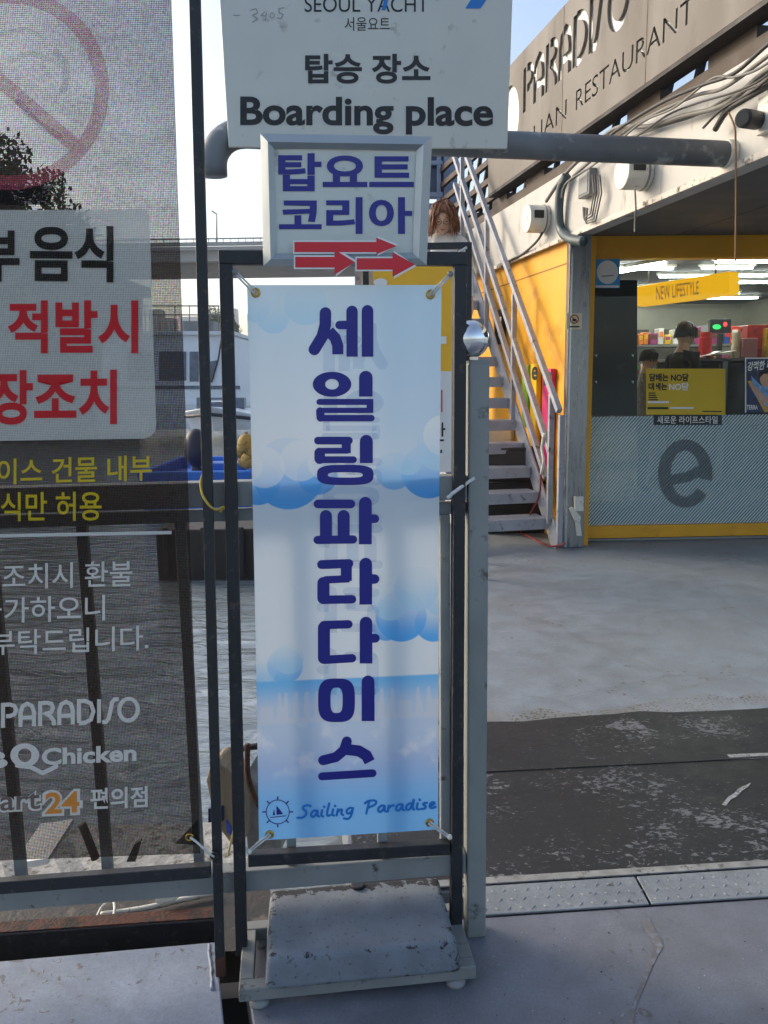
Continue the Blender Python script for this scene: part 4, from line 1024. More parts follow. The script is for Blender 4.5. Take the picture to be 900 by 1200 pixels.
decal('scribble', stroke([(274, 18), (281, 18)], 1) + stroke([(294, 12), (300, 10), (302, 15), (296, 18), (302, 22), (296, 26)], 1.1) + stroke([(310, 14), (306, 18), (311, 19), (313, 14), (311, 24)], 1.1) + ring((319, 18), 3, 3.5, 2.1, 2.6, 14) + stroke([(333, 9), (327, 10), (327, 15), (332, 17), (329, 22), (325, 21)], 1.1), BSP, PEN, bs, .002)
decal('logo_mark', [[(545, 10), (563, 10), (577, -10), (558, -10)]], BSP, INK_LBLUE, bs, .002)
decal('logo_mark', [[(447, 12), (452, -6), (456, -4), (452, 12)]], BSP, INK_LBLUE, bs, .0025)
for x in (330, 540):
    c = BSP.at(x, 166, -.02)
    MB().beam(c + Z * .02, c + Z * .02 - BSP.n * .012, .05, .05, pd).build('hanger', GREY_STEEL, bs)

# ------------------------------------------------------------------ small framed sign with red arrows
NP = Plane(SP.p + SP.n * .046, SP.n)
ns = thing('arrow_sign', 'small aluminium framed sign with blue Korean letters and red arrows', 'sign', along(NP.at(404, 311), NP.at(404, 311).z))
oq = [(305, 156.5), (506.5, 160), (500, 311), (308.5, 312)]; iq = [(321, 174), (488, 176.5), (483.5, 296), (324, 297)]
MB().prism([NP.at(*p, -.012) for p in ((318, 171), (491, 174), (486, 299), (321, 300))], NP.n * -.012).build('face', WHITE_SHEET, ns)
for k in range(4):
    a, b_ = oq[k], oq[(k + 1) % 4]; c, d = iq[(k + 1) % 4], iq[k]
    ma = ((a[0] * .45 + d[0] * .55), (a[1] * .45 + d[1] * .55)); mb2 = ((b_[0] * .45 + c[0] * .55), (b_[1] * .45 + c[1] * .55))
    o4 = [NP.at(*a, -.014), NP.at(*b_, -.014), NP.at(*mb2, .004), NP.at(*ma, .004)]
    i4 = [NP.at(*ma, .004), NP.at(*mb2, .004), NP.at(*c, -.008), NP.at(*d, -.008)]
    back = [NP.at(*a, -.028), NP.at(*b_, -.028)]
    m2 = MB(); m2.add(o4, [(0, 1, 2, 3)]); m2.add(i4, [(0, 1, 2, 3)]); m2.add([o4[0], o4[1], back[1], back[0]], [(0, 1, 2, 3)])
    m2.build('frame_bar', ALU, ns)
NF = Plane(NP.p - NP.n * .0115, NP.n)
def ntx(body, q): text(body, q, NF, INK_BLUE, ns, .03, off=.001)
ntx('탑요트', quad(326, 179.5, 485, 224)); ntx('코리아', quad(327, 231, 483, 274))
def arrow(x0, x1, yt, yb, hx, ht, hb, tip):
    return [(x0, yt), (hx, yt), (hx, ht), (tip, (ht + hb) / 2), (hx, hb), (hx, yb), (x0, yb)]
AP = Plane(NP.p + NP.n * .0045, NP.n)
for ar in (arrow(345, 0, 283.5, 295.5, 441, 278.5, 298, 465), arrow(346, 0, 301, 313.5, 392, 292.5, 322, 416), arrow(418, 0, 302.5, 316, 460, 295.5, 324.5, 486.5)):
    cx = sum(p[0] for p in ar) / len(ar); cy = sum(p[1] for p in ar) / len(ar)
    wq = [(x + (1.6 if x > cx else -1.6), y + (1.8 if y > cy else -1.8)) for x, y in ar]
    # two quads and a head so that the outline fills cleanly
    for nm, q, m_, of in (('arrow_outline', wq, INK_WHITE, .0006), ('arrow', ar, INK_RED, .0012)):
        decal(nm, [[q[0], q[1], q[5], q[6]], [q[1], q[2], q[3], q[4], q[5]]], AP, m_, ns, of)
MB().frame_box(NP.at(404, 300, -.03), sdirx * .06, Z * .05, NP.n * .001).build('clip', ALU, ns)

# ------------------------------------------------------------------ second banner stand, behind the railing
s2 = yplane(3.25)
st2 = thing('banner_stand', 'thin black banner stand behind the railing, only its top corner showing', 'banner stand', along(s2.at(490, 600), 0))
a2, b2 = s2.at(428, 289), s2.at(549, 288.5); b2.z = a2.z = (a2.z + b2.z) / 2
for p in (a2, b2): MB().beam(along(p, .006), along(p, p.z - .012), .024, .024).build('upright', BLACK_STEEL, st2, bevel=.002)
MB().beam(a2 - Vector((.012, 0, 0)), b2 + Vector((.012, 0, 0)), .024, .0245, Z).build('top_bar', BLACK_STEEL, st2, bevel=.002)
MB().beam(along(a2, .02), along(b2, .02), .03, .3, Z).build('base', GREY_STEEL, st2, bevel=.003)
b2p = yplane(3.235)
bn2 = thing('yellow_banner', 'yellow and white banner on the thin stand behind the sailing banner', 'banner', along(b2p.at(487, 700), .3))
MB().prism([b2p.at(x, y) for x, y in ((437, 296), (535, 296), (534, 435), (437, 435))], Vector((0, .002, 0))).build('upper_print', mat('yellow vinyl', rgb(244, 184, 40), .5, var=.03), bn2)
MB().prism([b2p.at(x, y) for x, y in ((437, 435), (534, 435), (531, 553), (437, 553))], Vector((0, .002, 0))).build('lower_print', mat('white vinyl', rgb(226, 224, 220), .5, var=.03), bn2)
decal('print_mark', ell((446, 331), 8, 5, 16), b2p, INK_WHITE, bn2, .002)
decal('print_mark', [[(515, 394), (523, 394), (523, 403), (515, 403)]], b2p, INK_WHITE, bn2, .002)
text('안', quad(506, 495, 522, 517), b2p, INK_BLACK, bn2, .01)
decal('print_mark', [[(517, 457), (518.5, 457), (518.5, 483), (517, 483)]], b2p, INK_RED, bn2, .002)
decal('print_mark', [[(516, 527), (518, 527), (518, 531), (516, 531)]], b2p, INK_BLACK, bn2, .002)
tag(MB().tube([s2.at(533, 299, .01), s2.at(540, 294, .02), s2.at(547, 290, .014)], .005, 6).build('elastic_tie', ROPE), 'dark elastic tie at the corner of the thin stand behind the railing', 'tie', None)
# ------------------------------------------------------------------ the shop front under the canopy
q0, q1 = G(682, 633), G(900, 629)
SHP = vplane(q0, q1); shd = (q1 - q0).normalized(); shd.z = 0
H_ = Wall(q0, shd, SHP)
hn = SHP.n
za = H_.az(800, 287)[1]; zb_ = H_.az(800, 303)[1]; zc = H_.az(800, 614)[1]; zd = H_.az(800, 628)[1]
aL = 0.0; aG = H_.az(691, 480)[0]; aR = 4.2
sf = thing('shop_front', 'yellow framed convenience shop window under the dark canopy', 'shop front', H_.P(1.5, 0))
H_.rect(MB(), aL, zc, aG, zb_, .04, .12).build('frame_side', YELLOW, sf, bevel=.004)
H_.rect(MB(), aL, zb_, aR, zf + .03, .042, .12).build('frame_head', YELLOW, sf, bevel=.004)
H_.rect(MB(), aL, zd, aR, zc, .042, .12).build('frame_sill', YELLOW, sf, bevel=.004)
H_.rect(MB(), aL - .05, 0, aR, zd - .002, .07, .16).build('plinth', GREY_STEEL, sf, bevel=.004)
H_.rect(MB(), aR - .1, zc, aR, zb_, .04, .12).build('frame_side', YELLOW, sf, bevel=.004)
gm, nt, N, L, b = nodes_of('shop glass')
tr = N.new('ShaderNodeBsdfTransparent'); tr.inputs[0].default_value = (.86, .89, .88, 1); gl = N.new('ShaderNodeBsdfGlossy'); gl.inputs['Roughness'].default_value = .02
lw = N.new('ShaderNodeFresnel'); lw.inputs[0].default_value = 1.3; ms = N.new('ShaderNodeMixShader')
L.new(lw.outputs[0], ms.inputs[0]); L.new(tr.outputs[0], ms.inputs[1]); L.new(gl.outputs[0], ms.inputs[2]); L.new(ms.outputs[0], N['Material Output'].inputs['Surface'])
H_.rect(MB(), aG, zc, aR - .1, zb_, .0, .008).build('pane', gm, sf)
# striped privacy film on the lower glass, with the round letter
def hatch(name, c0, open0, per=.0245):
    m, nt, N, L, b = nodes_of(name)
    geo = N.new('ShaderNodeNewGeometry'); sep = N.new('ShaderNodeSeparateXYZ'); L.new(geo.outputs['Position'], sep.inputs[0])
    k = N.new('ShaderNodeMath'); k.operation = 'MULTIPLY_ADD'; k.inputs[1].default_value = -1.15; L.new(sep.outputs['X'], k.inputs[0]); L.new(sep.outputs['Z'], k.inputs[2])
    mu = N.new('ShaderNodeMath'); mu.operation = 'MULTIPLY'; mu.inputs[1].default_value = 2 * math.pi / (per * 1.5); L.new(k.outputs[0], mu.inputs[0])
    si = N.new('ShaderNodeMath'); si.operation = 'SINE'; L.new(mu.outputs[0], si.inputs[0])
    r = N.new('ShaderNodeMapRange'); r.inputs[1].default_value = -.3; r.inputs[2].default_value = .3; L.new(si.outputs[0], r.inputs[0])
    b.inputs['Base Color'].default_value = (*c0, 1); b.inputs['Roughness'].default_value = .35
    tr = N.new('ShaderNodeBsdfTransparent'); ms = N.new('ShaderNodeMixShader')
    r.inputs[3].default_value = open0[0]; r.inputs[4].default_value = open0[1]
    L.new(r.outputs[0], ms.inputs[0]); L.new(b.outputs[0], ms.inputs[1]); L.new(tr.outputs[0], ms.inputs[2]); L.new(ms.outputs[0], N['Material Output'].inputs['Surface'])
    return m
zfm = H_.az(800, 487)[1]
flm = H_.rect(MB(), aG + .002, zc + .002, aR - .102, zfm, .004, .0025).build('striped_film', hatch('striped window film', rgb(188, 206, 208), (0.02, .8)), sf)
SG = Plane(SHP.p + hn * .0065, hn)
e_polys = ring((803, 555), 32, 40, 17, 27, 44, 38, 372) + stroke([(784, 563), (806, 559), (832, 545)], 12, False, False)
decal('letter_e', e_polys, SG, hatch('dark striped letter film', rgb(104, 114, 118), (.0, .5)), flm, .0005)
def sticker(name, label, cat, x0, y0, x1, y1, m, off=.004, th=.003):
    t = thing(name, label, cat, SG.at((x0 + x1) / 2, y1))
    MB().prism([SG.at(x, y, off) for x, y in ((x0, y0), (x1, y0), (x1, y1), (x0, y1))], hn * -th).build('sheet', m, t)
    return t
# notices on the glass
pn = sticker('poster', 'yellow notice on the shop glass with black and white Korean headline', 'poster', 757, 432, 850, 486, mat('yellow poster', rgb(212, 178, 34), .45, var=.04))
def ptx(body, q, m, parent, bold=.02, shear=0): text(body, q, SG, m, parent, bold, shear, off=.006)
ptx('담배는 NO담', quad(761, 437.5, 807, 447), INK_BLACK, pn, .04); ptx('대세는', quad(760, 448.5, 782, 457.5), INK_BLACK, pn, .04); ptx('NO담', quad(784, 448.5, 807, 457.5), INK_WHITE, pn, .03)
for i in range(4): decal('small_print', [[(760, 460 + i * 2.6), (768 + (i * 5) % 4, 460 + i * 2.6), (768 + (i * 5) % 4, 461.4 + i * 2.6), (760, 461.4 + i * 2.6)]], SG, INK_BLACK, pn, .006)
decal('small_print', [[(759, 470), (784, 470), (784, 472.5), (759, 472.5)]], SG, INK_WHITE, pn, .006)
decal('small_print', [[(759, 477), (783, 477), (783, 479.5), (759, 479.5)]], SG, INK_BLACK, pn, .006)
decal('small_print', [[(785, 477), (813, 477), (813, 479.2), (785, 479.2)]], SG, INK_WHITE, pn, .006)
decal('small_print', [[(823, 481.5), (846, 481.5), (846, 482.8), (823, 482.8)]], SG, INK_BLACK, pn, .006)
ls_ = sticker('window_label', 'black strip with white Korean words under the yellow notice', 'label', 766, 486.5, 846, 498, mat('black strip', rgb(34, 40, 44), .4), .003)
ptx('새로운 라이프스타일', quad(770, 487.5, 841, 496.5), INK_WHITE, ls_, .012)
bs_ = sticker('round_sticker', 'blue square sticker with a white disc at the top corner of the shop window', 'sticker', 697, 301.5, 726.5, 337.5, mat('sky blue sticker', rgb(52, 150, 206), .4, var=.03))
decal('disc', ell((712, 319), 12.6, 13.8), SG, INK_WHITE, bs_, .0055); decal('small_print', [[(705, 323), (719, 322), (719, 323.5), (705, 324.5)]], SG, PEN, bs_, .0065)
decal('small_print', [[(698, 334.5), (725.5, 334.5), (725.5, 337), (698, 337)]], SG, INK_WHITE, bs_, .0055)
pb = sticker('poster', 'dark blue beer poster with a man and a bottle at the right edge', 'poster', 873.5, 419.5, 960, 483, mat('night blue poster', rgb(24, 44, 84), .3, var=.5, scale=7))
decal('border', [[(873, 419), (961, 419), (961, 420.5), (873, 420.5)]], SG, INK_WHITE, pb, .0055); decal('border', [[(873, 420.5), (874.5, 420.5), (874.5, 483.5), (873, 483.5)]], SG, INK_WHITE, pb, .0055)
ptx('강력한 리얼', quad(876, 424, 912, 435, 3), INK_WHITE, pb, .03, .2)
ptx('TERRA', quad(875, 474.5, 888, 480), INK_WHITE, pb, .02)
PSKIN = mat('printed skin tone', rgb(206, 160, 128), .4); PBLUE = mat('printed pale blue', rgb(120, 160, 206), .4, var=.3, scale=30); PGOLD = mat('printed gold', rgb(196, 156, 70), .4, var=.3, scale=30)
decal('printed_bottle', [[(876, 447), (880, 446), (902, 474), (908, 483), (896, 483)]], SG, PGOLD, pb, .0056)
decal('printed_jacket', [[(880, 440), (892, 452), (905, 448), (925, 483), (905, 483), (884, 462)]], SG, PBLUE, pb, .0058)
decal('printed_face', ell((898, 444), 7.5, 9.5, 20), SG, PSKIN, pb, .0062); decal('printed_hair', [[(889, 444), (890, 436), (896, 432), (905, 433), (908, 442), (904, 438), (895, 438)]], SG, INK_BLACK, pb, .0066)
decal('printed_hand', stroke([(884, 456), (890, 462), (898, 470)], 6), SG, PSKIN, pb, .0064)
# black panel standing behind the glass at the left
ISP = Plane(SHP.p - hn * .03, hn)
bpn = thing('display_board', 'tall black display board behind the left end of the shop glass', 'board', ISP.at(721, 485))
MB().prism([ISP.at(x, y) for x, y in ((694, 328), (747, 328), (747, 487), (694, 487))], hn * -.04).build('board', mat('matt black panel', rgb(26, 27, 28), .35, var=.2), bpn, bevel=.003)
for x, y in ((698.5, 417), (741.5, 417), (698.5, 448), (741.5, 448)):
    MB().prism([ISP.at(x - 1.6, y - 1.6, .002), ISP.at(x + 1.6, y - 1.6, .002), ISP.at(x + .5, y + 1.6, .002)], hn * -.004).build('clip', INK_WHITE, bpn)

# stainless column at the corner, with a small sign and a lock box
ca = W.P(-.02, 0, .0)
col_ = thing('corner_column', 'brushed stainless steel corner column between the yellow wall and the shop', 'column', G(671, 641))
cA, cB = G(660, 642), G(684, 641)
MB().prism([cA, cB, cB + Vector((.01, .16, 0)), cA + Vector((.01, .16, 0))], Z * (zf - .001)).build('cladding', STEEL, col_, bevel=.004)
MB().prism([cA + Vector((.012, -.002, 0)), cA + Vector((.03, -.002, 0)), cA + Vector((.03, .0, 0)), cA + Vector((.012, .0, 0))], Z * (zf - .004)).build('edge_strip', mat('bright strip', rgb(190, 192, 192), .25, metal=.9), col_)
CP = vplane(cA, cB)
cs = thing('smoking_sign', 'small cream sign with a red prohibition ring on the steel column', 'sign', CP.at(673, 386))
MB().prism([CP.at(x, y, .004) for x, y in ((664, 367), (682, 367), (682, 386), (664, 386))], CP.n * -.0035).build('plate', mat('cream plate', rgb(214, 202, 164), .5), cs)
decal('prohibition_ring', ring((673, 374), 5.4, 5.4, 4.1, 4.1, 20) + stroke([(669.5, 371), (676.5, 377)], 1.2), CP, mat('dull red', rgb(160, 52, 40), .5), cs, .006)
decal('pictogram', ell((673, 375), 2.6, 1.6, 10), CP, INK_BLACK, cs, .0065)
decal('small_print', [[(667, 382), (679, 382), (679, 383.6), (667, 383.6)]], CP, INK_BLACK, cs, .006)
lk = thing('socket_box', 'white plastic socket box low on the shop frame', 'socket', SG.at(678, 598))
MB().prism([CP.at(x, y, .05) for x, y in ((674, 582), (684, 582), (684, 599), (674, 599))], CP.n * -.048).build('case', PLAST_W, lk, bevel=.004)
wd = thing('door_stop', 'worn white bracket hanging beside the steel column near the floor', 'bracket', CP.at(673, 618))
MB().prism([CP.at(x, y, .03) for x, y in ((667, 596), (671, 594), (681, 606), (680, 611), (673, 610))], CP.n * -.028).build('plate', PLAST_W, wd, bevel=.002)
MB().prism([CP.at(x, y, .024) for x, y in ((674, 611), (680, 611), (682, 628), (676, 628))], CP.n * -.02).build('leg', PLAST_W, wd, bevel=.002)

# ------------------------------------------------------------------ inside the shop
rin = H_.P(aG - .1, 0, -.1); RD = -hn                            # RD goes into the shop
def ip(a, d, z): return H_.P(a, z, -d)
INW = mat('shop wall', rgb(150, 146, 132), .7, var=.08)
INY = mat('shop yellow wall', rgb(206, 184, 96), .7, var=.05)
def ibox(mb, a0, a1, d0, d1, z0, z1): return mb.frame_box(ip(a0, d0, z0), shd * (a1 - a0), RD * (d1 - d0), Z * (z1 - z0))
struct(ibox(MB(), aL + .12, aR, .16, 6, -.002, .35).build('shop_floor', mat('shop floor', rgb(120, 116, 108), .3, var=.1)))
struct(ibox(MB(), aL + .12, aR, .16, 6, zf - .06, zf + .02).build('shop_ceiling', mat('shop ceiling', rgb(78, 78, 78), .8, var=.1)))
struct(ibox(MB(), aL + .05, aR, 6, 6.1, 0, zf).build('shop_back_wall', INW))
struct(ibox(MB(), aL - .02, aL + .1, .3, 6, 0, zf - .07).build('shop_side_wall', INW))
struct(ibox(MB(), aR, aR + .1, .1, 6, 0, zf).build('shop_end_wall', INW))
TUBE = emit('lit fluorescent tube', (.95, 1.0, .96), 18)
nt_ = 0
for d, a0, a1 in ((.75, 1.45, 2.6), (1.2, .55, 1.25), (1.2, 1.5, 2.1), (1.9, 1.3, 2.8), (2.6, 1.7, 3.2), (3.2, .9, 2.4), (3.9, .3, 1.3), (3.9, 1.6, 3.2), (4.6, .5, 2.0), (4.6, 2.4, 3.8), (5.3, .8, 2.6)):
    nt_ += 1
    t = thing('tube_light', 'white fluorescent tube across the shop ceiling, %s in order back from the window' % ('first', 'second', 'third', 'fourth', 'fifth', 'sixth', 'seventh', 'eighth', 'ninth', 'tenth', 'last')[nt_ - 1], 'light', ip((a0 + a1) / 2, d, zf - .12), 'fluorescent tubes in the shop')
    ibox(MB(), a0, a1, d - .025, d + .025, zf - .085, zf - .061).build('housing', PLAST_W, t)
    MB().tube([ip(a0 + .03, d, zf - .1), ip(a1 - .03, d, zf - .1)], .013, 10).build('tube', TUBE, t, smooth=True)
for a0, d0, a1, d1 in ((.25, 2.2, .95, .7), (2.0, 3.4, 2.3, 2.2)):
    t = thing('tube_light', 'slanting white fluorescent tube %s on the dark shop ceiling' % ('above the black panel' if a0 < 1 else 'deep inside, right of the hanging sign'), 'light', ip((a0 + a1) / 2, d0, zf - .12), 'slanting tubes in the shop')
    MB().tube([ip(a0, d0, zf - .115), ip(a1, d1, zf - .115)], .02, 10).build('tube', TUBE, t, smooth=True)
    MB().beam(ip(a0, d0, zf - .078), ip(a1, d1, zf - .078), .06, .032, shd).build('housing', PLAST_W, t)
# hanging yellow sign beam
LP = vplane(yplane(8.6).at(747, 345), yplane(7.75).at(848, 332))
yb = thing('hanging_sign', 'yellow hanging sign beam with pale capitals inside the shop', 'sign', LP.at(800, 346))
MB().prism([LP.at(x, y) for x, y in ((744, 336), (854, 318), (854, 345), (744, 359))], LP.n * -.16).build('beam', emit('yellow sign with added glow', rgb(232, 172, 24), .45), yb, bevel=.006)  # emission added to brighten the sign beam
text('NEW LIFESTYLE', ((769, 336), (819, 329), (819, 345), (769, 352)), LP, mat('pale sign letters', rgb(240, 228, 180), .5), yb, .01, off=.003)
for x in (760, 838):
    p = LP.at(x, 330, -.08); MB().beam(p, Vector((p.x, p.y, zf - .065)), .012, .012).build('hanger', DARK, yb)
# counter by the window
cz = yplane(7.9).at(850, 418).z
ct = thing('counter', 'grey counter with glass doors along the shop window', 'counter', yplane(7.9).at(860, 600))
cL = H_.az(798, 430)[0] + .18
ibox(MB(), cL, aR - .3, .8, 1.3, cz - .03, cz).build('top', PLAST_G, ct, bevel=.004)
ibox(MB(), cL + .02, aR - .32, .83, 1.28, .351, .45).build('plinth', DARK, ct)
ibox(MB(), cL + .02, aR - .32, 1.2, 1.28, .45, cz - .03).build('back', PLAST_G, ct)
for k in range(6):
    a = cL + .02 + k * .56
    if a < aR - .4: ibox(MB(), a, a + .05, .83, .88, .45, cz - .03).build('upright', ALU, ct)
for k in range(5):
    a = cL + .09 + k * .56
    if a + .48 < aR - .3: ibox(MB(), a, a + .46, .85, .856, .48, cz - .06).build('door', mat('dark door glass', rgb(60, 62, 62), .1), ct)
def ritem(name, label, cat, px, py, w, h, dd, m, kind='box', extra=None):
    a, _ = H_.az(px, py); sc_ = 1 + dd / 7.1; a *= sc_ * 1.0
    p = yplane(ip(a, dd, 0).y).at(px, py); a = (p - H_.o).dot(shd)
    t = thing(name, label, cat, ip(a, dd, cz))
    if kind == 'box': ibox(MB(), a - w / 2, a + w / 2, dd - w / 3, dd + w / 3, cz, cz + h).build('body', m, t, bevel=.01)
    elif kind == 'cyl':
        c = ip(a, dd, cz); MB().tube([c, c + Z * h * .8, c + Z * h * .82, c + Z * h], [w / 2, w / 2, w * .42, w * .42], 18).build('body', m, t, smooth=False)
    elif kind == 'cups':
        c = ip(a, dd, cz)
        for k in range(4): MB().tube([c + Z * (h * k / 4), c + Z * (h * (k + .97) / 4)], [w * .4, w * .5], 16).build('cup', m, t)
    elif kind == 'papers':
        for k in range(5):
            p0 = ip(a - w / 2 + k * w / 5, dd - .1, cz + .004 + .012 * k)
            MB().frame_box(p0, shd * w * .3 + Z * (.02 * ((k * 7) % 3)), RD * .2, Z * .004).build('sheet', m, t)
    return t
REDM = mat('red plastic', rgb(186, 32, 40), .4); RBAG = mat('red wrapper', rgb(170, 44, 40), .35, var=.4, scale=18); GBAG = mat('gold wrapper', rgb(190, 150, 40), .35, var=.5, scale=25)
ritem('red_bottle', 'red jar with black lid on the shop counter', 'jar', 826, 418, .13, .27, .95, REDM, 'cyl')
ritem('paper_pile', 'crumpled white papers on the shop counter', 'papers', 832, 418, .4, .1, .85, INK_WHITE, 'papers')
ritem('paper_cups', 'stack of cream paper cups on the shop counter', 'cups', 862, 418, .1, .26, .9, mat('cream paper', rgb(206, 196, 172), .6), 'cups')
ritem('card_box', 'pink card box beside the red packets', 'box', 876, 418, .16, .2, .88, mat('pink card', rgb(190, 130, 136), .6))
ritem('snack_packet', 'red snack packet behind the pink card box', 'packet', 886, 418, .3, .34, 1.05, RBAG)
ritem('snack_packet', 'gold and red snack packet at the right edge of the counter', 'packet', 903, 418, .16, .3, .92, GBAG)
# drinks sign, lamp-like dark thing on the ceiling
sg = thing('screen', 'dark screen with green and red logos above the counter', 'screen', ip(1.35, 2.2, 1.6))
YS = yplane(ip(1.35, 2.2, 0).y)
MB().prism([YS.at(x, y) for x, y in ((832, 374), (857, 374), (857, 390), (832, 390))], Vector((0, .06, 0))).build('case', INK_BLACK, sg, bevel=.004)
decal('logo', ell((840, 383), 5, 3, 14), YS, emit('green screen logo', rgb(40, 190, 90), .7), sg, .003); decal('logo', ell((850, 380), 2.5, 3, 12), YS, emit('red screen logo', rgb(210, 60, 60), .7), sg, .003)
MB().beam(YS.at(845, 391) + Vector((0, .03, 0)), along(YS.at(845, 391) + Vector((0, .03, 0)), .352), .05, .05).build('stand', DARK, sg)
# shelves with goods along the back, and a drinks cooler at the left
shl = thing('shelf_rack', 'shop shelves along the back, full of coloured packets', 'shelf', ip(2.2, 3.2, 0))
SHM = mat('shelf grey', rgb(110, 110, 106), .5)
for k in range(5): ibox(MB(), .9, 3.9, 3.0, 3.45, .4 + k * .38, .43 + k * .38).build('shelf', SHM, shl)
for a in (.88, 2.4, 3.9): ibox(MB(), a, a + .03, 3.0, 3.46, .352, 2.2).build('upright', SHM, shl)
gcols = [rgb(200, 60, 40), rgb(226, 180, 40), rgb(60, 120, 60), rgb(210, 208, 200), rgb(150, 60, 110), rgb(40, 80, 150), rgb(220, 120, 40), rgb(90, 60, 40)]
gm_ = [mat('packet %d' % i, c, .4, var=.3, scale=20) for i, c in enumerate(gcols)]
for k in range(2, 5):
    a = .95; np_ = 0
    while a < 3.8:
        w = random.uniform(.06, .11); h = random.uniform(.1, .24)
        if a + w < 3.86 and not (a < 2.42 and a + w > 2.39):
            np_ += 1; gi = random.randrange(8)
            po_ = tag(ibox(MB(), a, a + w, 3.03, 3.2, .432 + k * .38, .432 + k * .38 + h).build('packet', gm_[gi], bevel=.008), '%s packet, %s from the left on the %s back shelf of the shop' % (('red', 'yellow', 'green', 'white', 'purple', 'blue', 'orange', 'brown')[gi], ('first second third fourth fifth sixth seventh eighth ninth tenth eleventh twelfth thirteenth fourteenth fifteenth sixteenth seventeenth eighteenth nineteenth twentieth twenty-first twenty-second twenty-third twenty-fourth twenty-fifth twenty-sixth twenty-seventh twenty-eighth twenty-ninth thirtieth thirty-first thirty-second thirty-third thirty-fourth thirty-fifth thirty-sixth thirty-seventh thirty-eighth'.split())[np_ - 1], ('middle', 'upper', 'top')[k - 2]), 'packet', 'packets on the back shelves')
            ibox(MB(), a + w * .15, a + w * .85, 3.024, 3.0285, .432 + k * .38 + h * .45, .432 + k * .38 + h * .8).build('label', gm_[(gi + 3) % 8], po_)
        a += w + random.choice((.006, .01, .03))
cl = thing('drinks_cooler', 'glass fronted drinks cooler at the back left of the shop', 'cooler', ip(.75, 4.6, 0))
ibox(MB(), .28, 1.2, 4.4, 5.0, .352, 2.1).build('cabinet', PLAST_G, cl, bevel=.01)
ibox(MB(), .36, 1.12, 4.385, 4.398, .5, 1.7).build('door', emit('lit cooler front', (.5, .62, .62), .35), cl)
for k in range(6): ibox(MB(), .38 + k * .12, .44 + k * .12, 4.36, 4.383, 1.1, 1.36 + .04 * (k % 3)).build('bottle', gm_[k], cl)
ibox(MB(), .12, 1.3, 5.4, 5.5, 1.9, 2.5).build('wall_panel', INY, None)
tag(bpy.data.objects['wall_panel'], 'pale yellow panel high on the back wall of the shop', 'panel')
for k, a in enumerate((1.5, 2.1, 2.7, 3.3)):
    o = ibox(MB(), a, a + .5, 5.85, 5.9, .8, 2.3).build('back_window', mat('back window', rgb(86, 84, 78), .2, var=.3)); tag(o, 'dim window, %s from the left in the shop back wall' % ('first', 'second', 'third', 'last')[k], 'window', 'back windows of the shop')

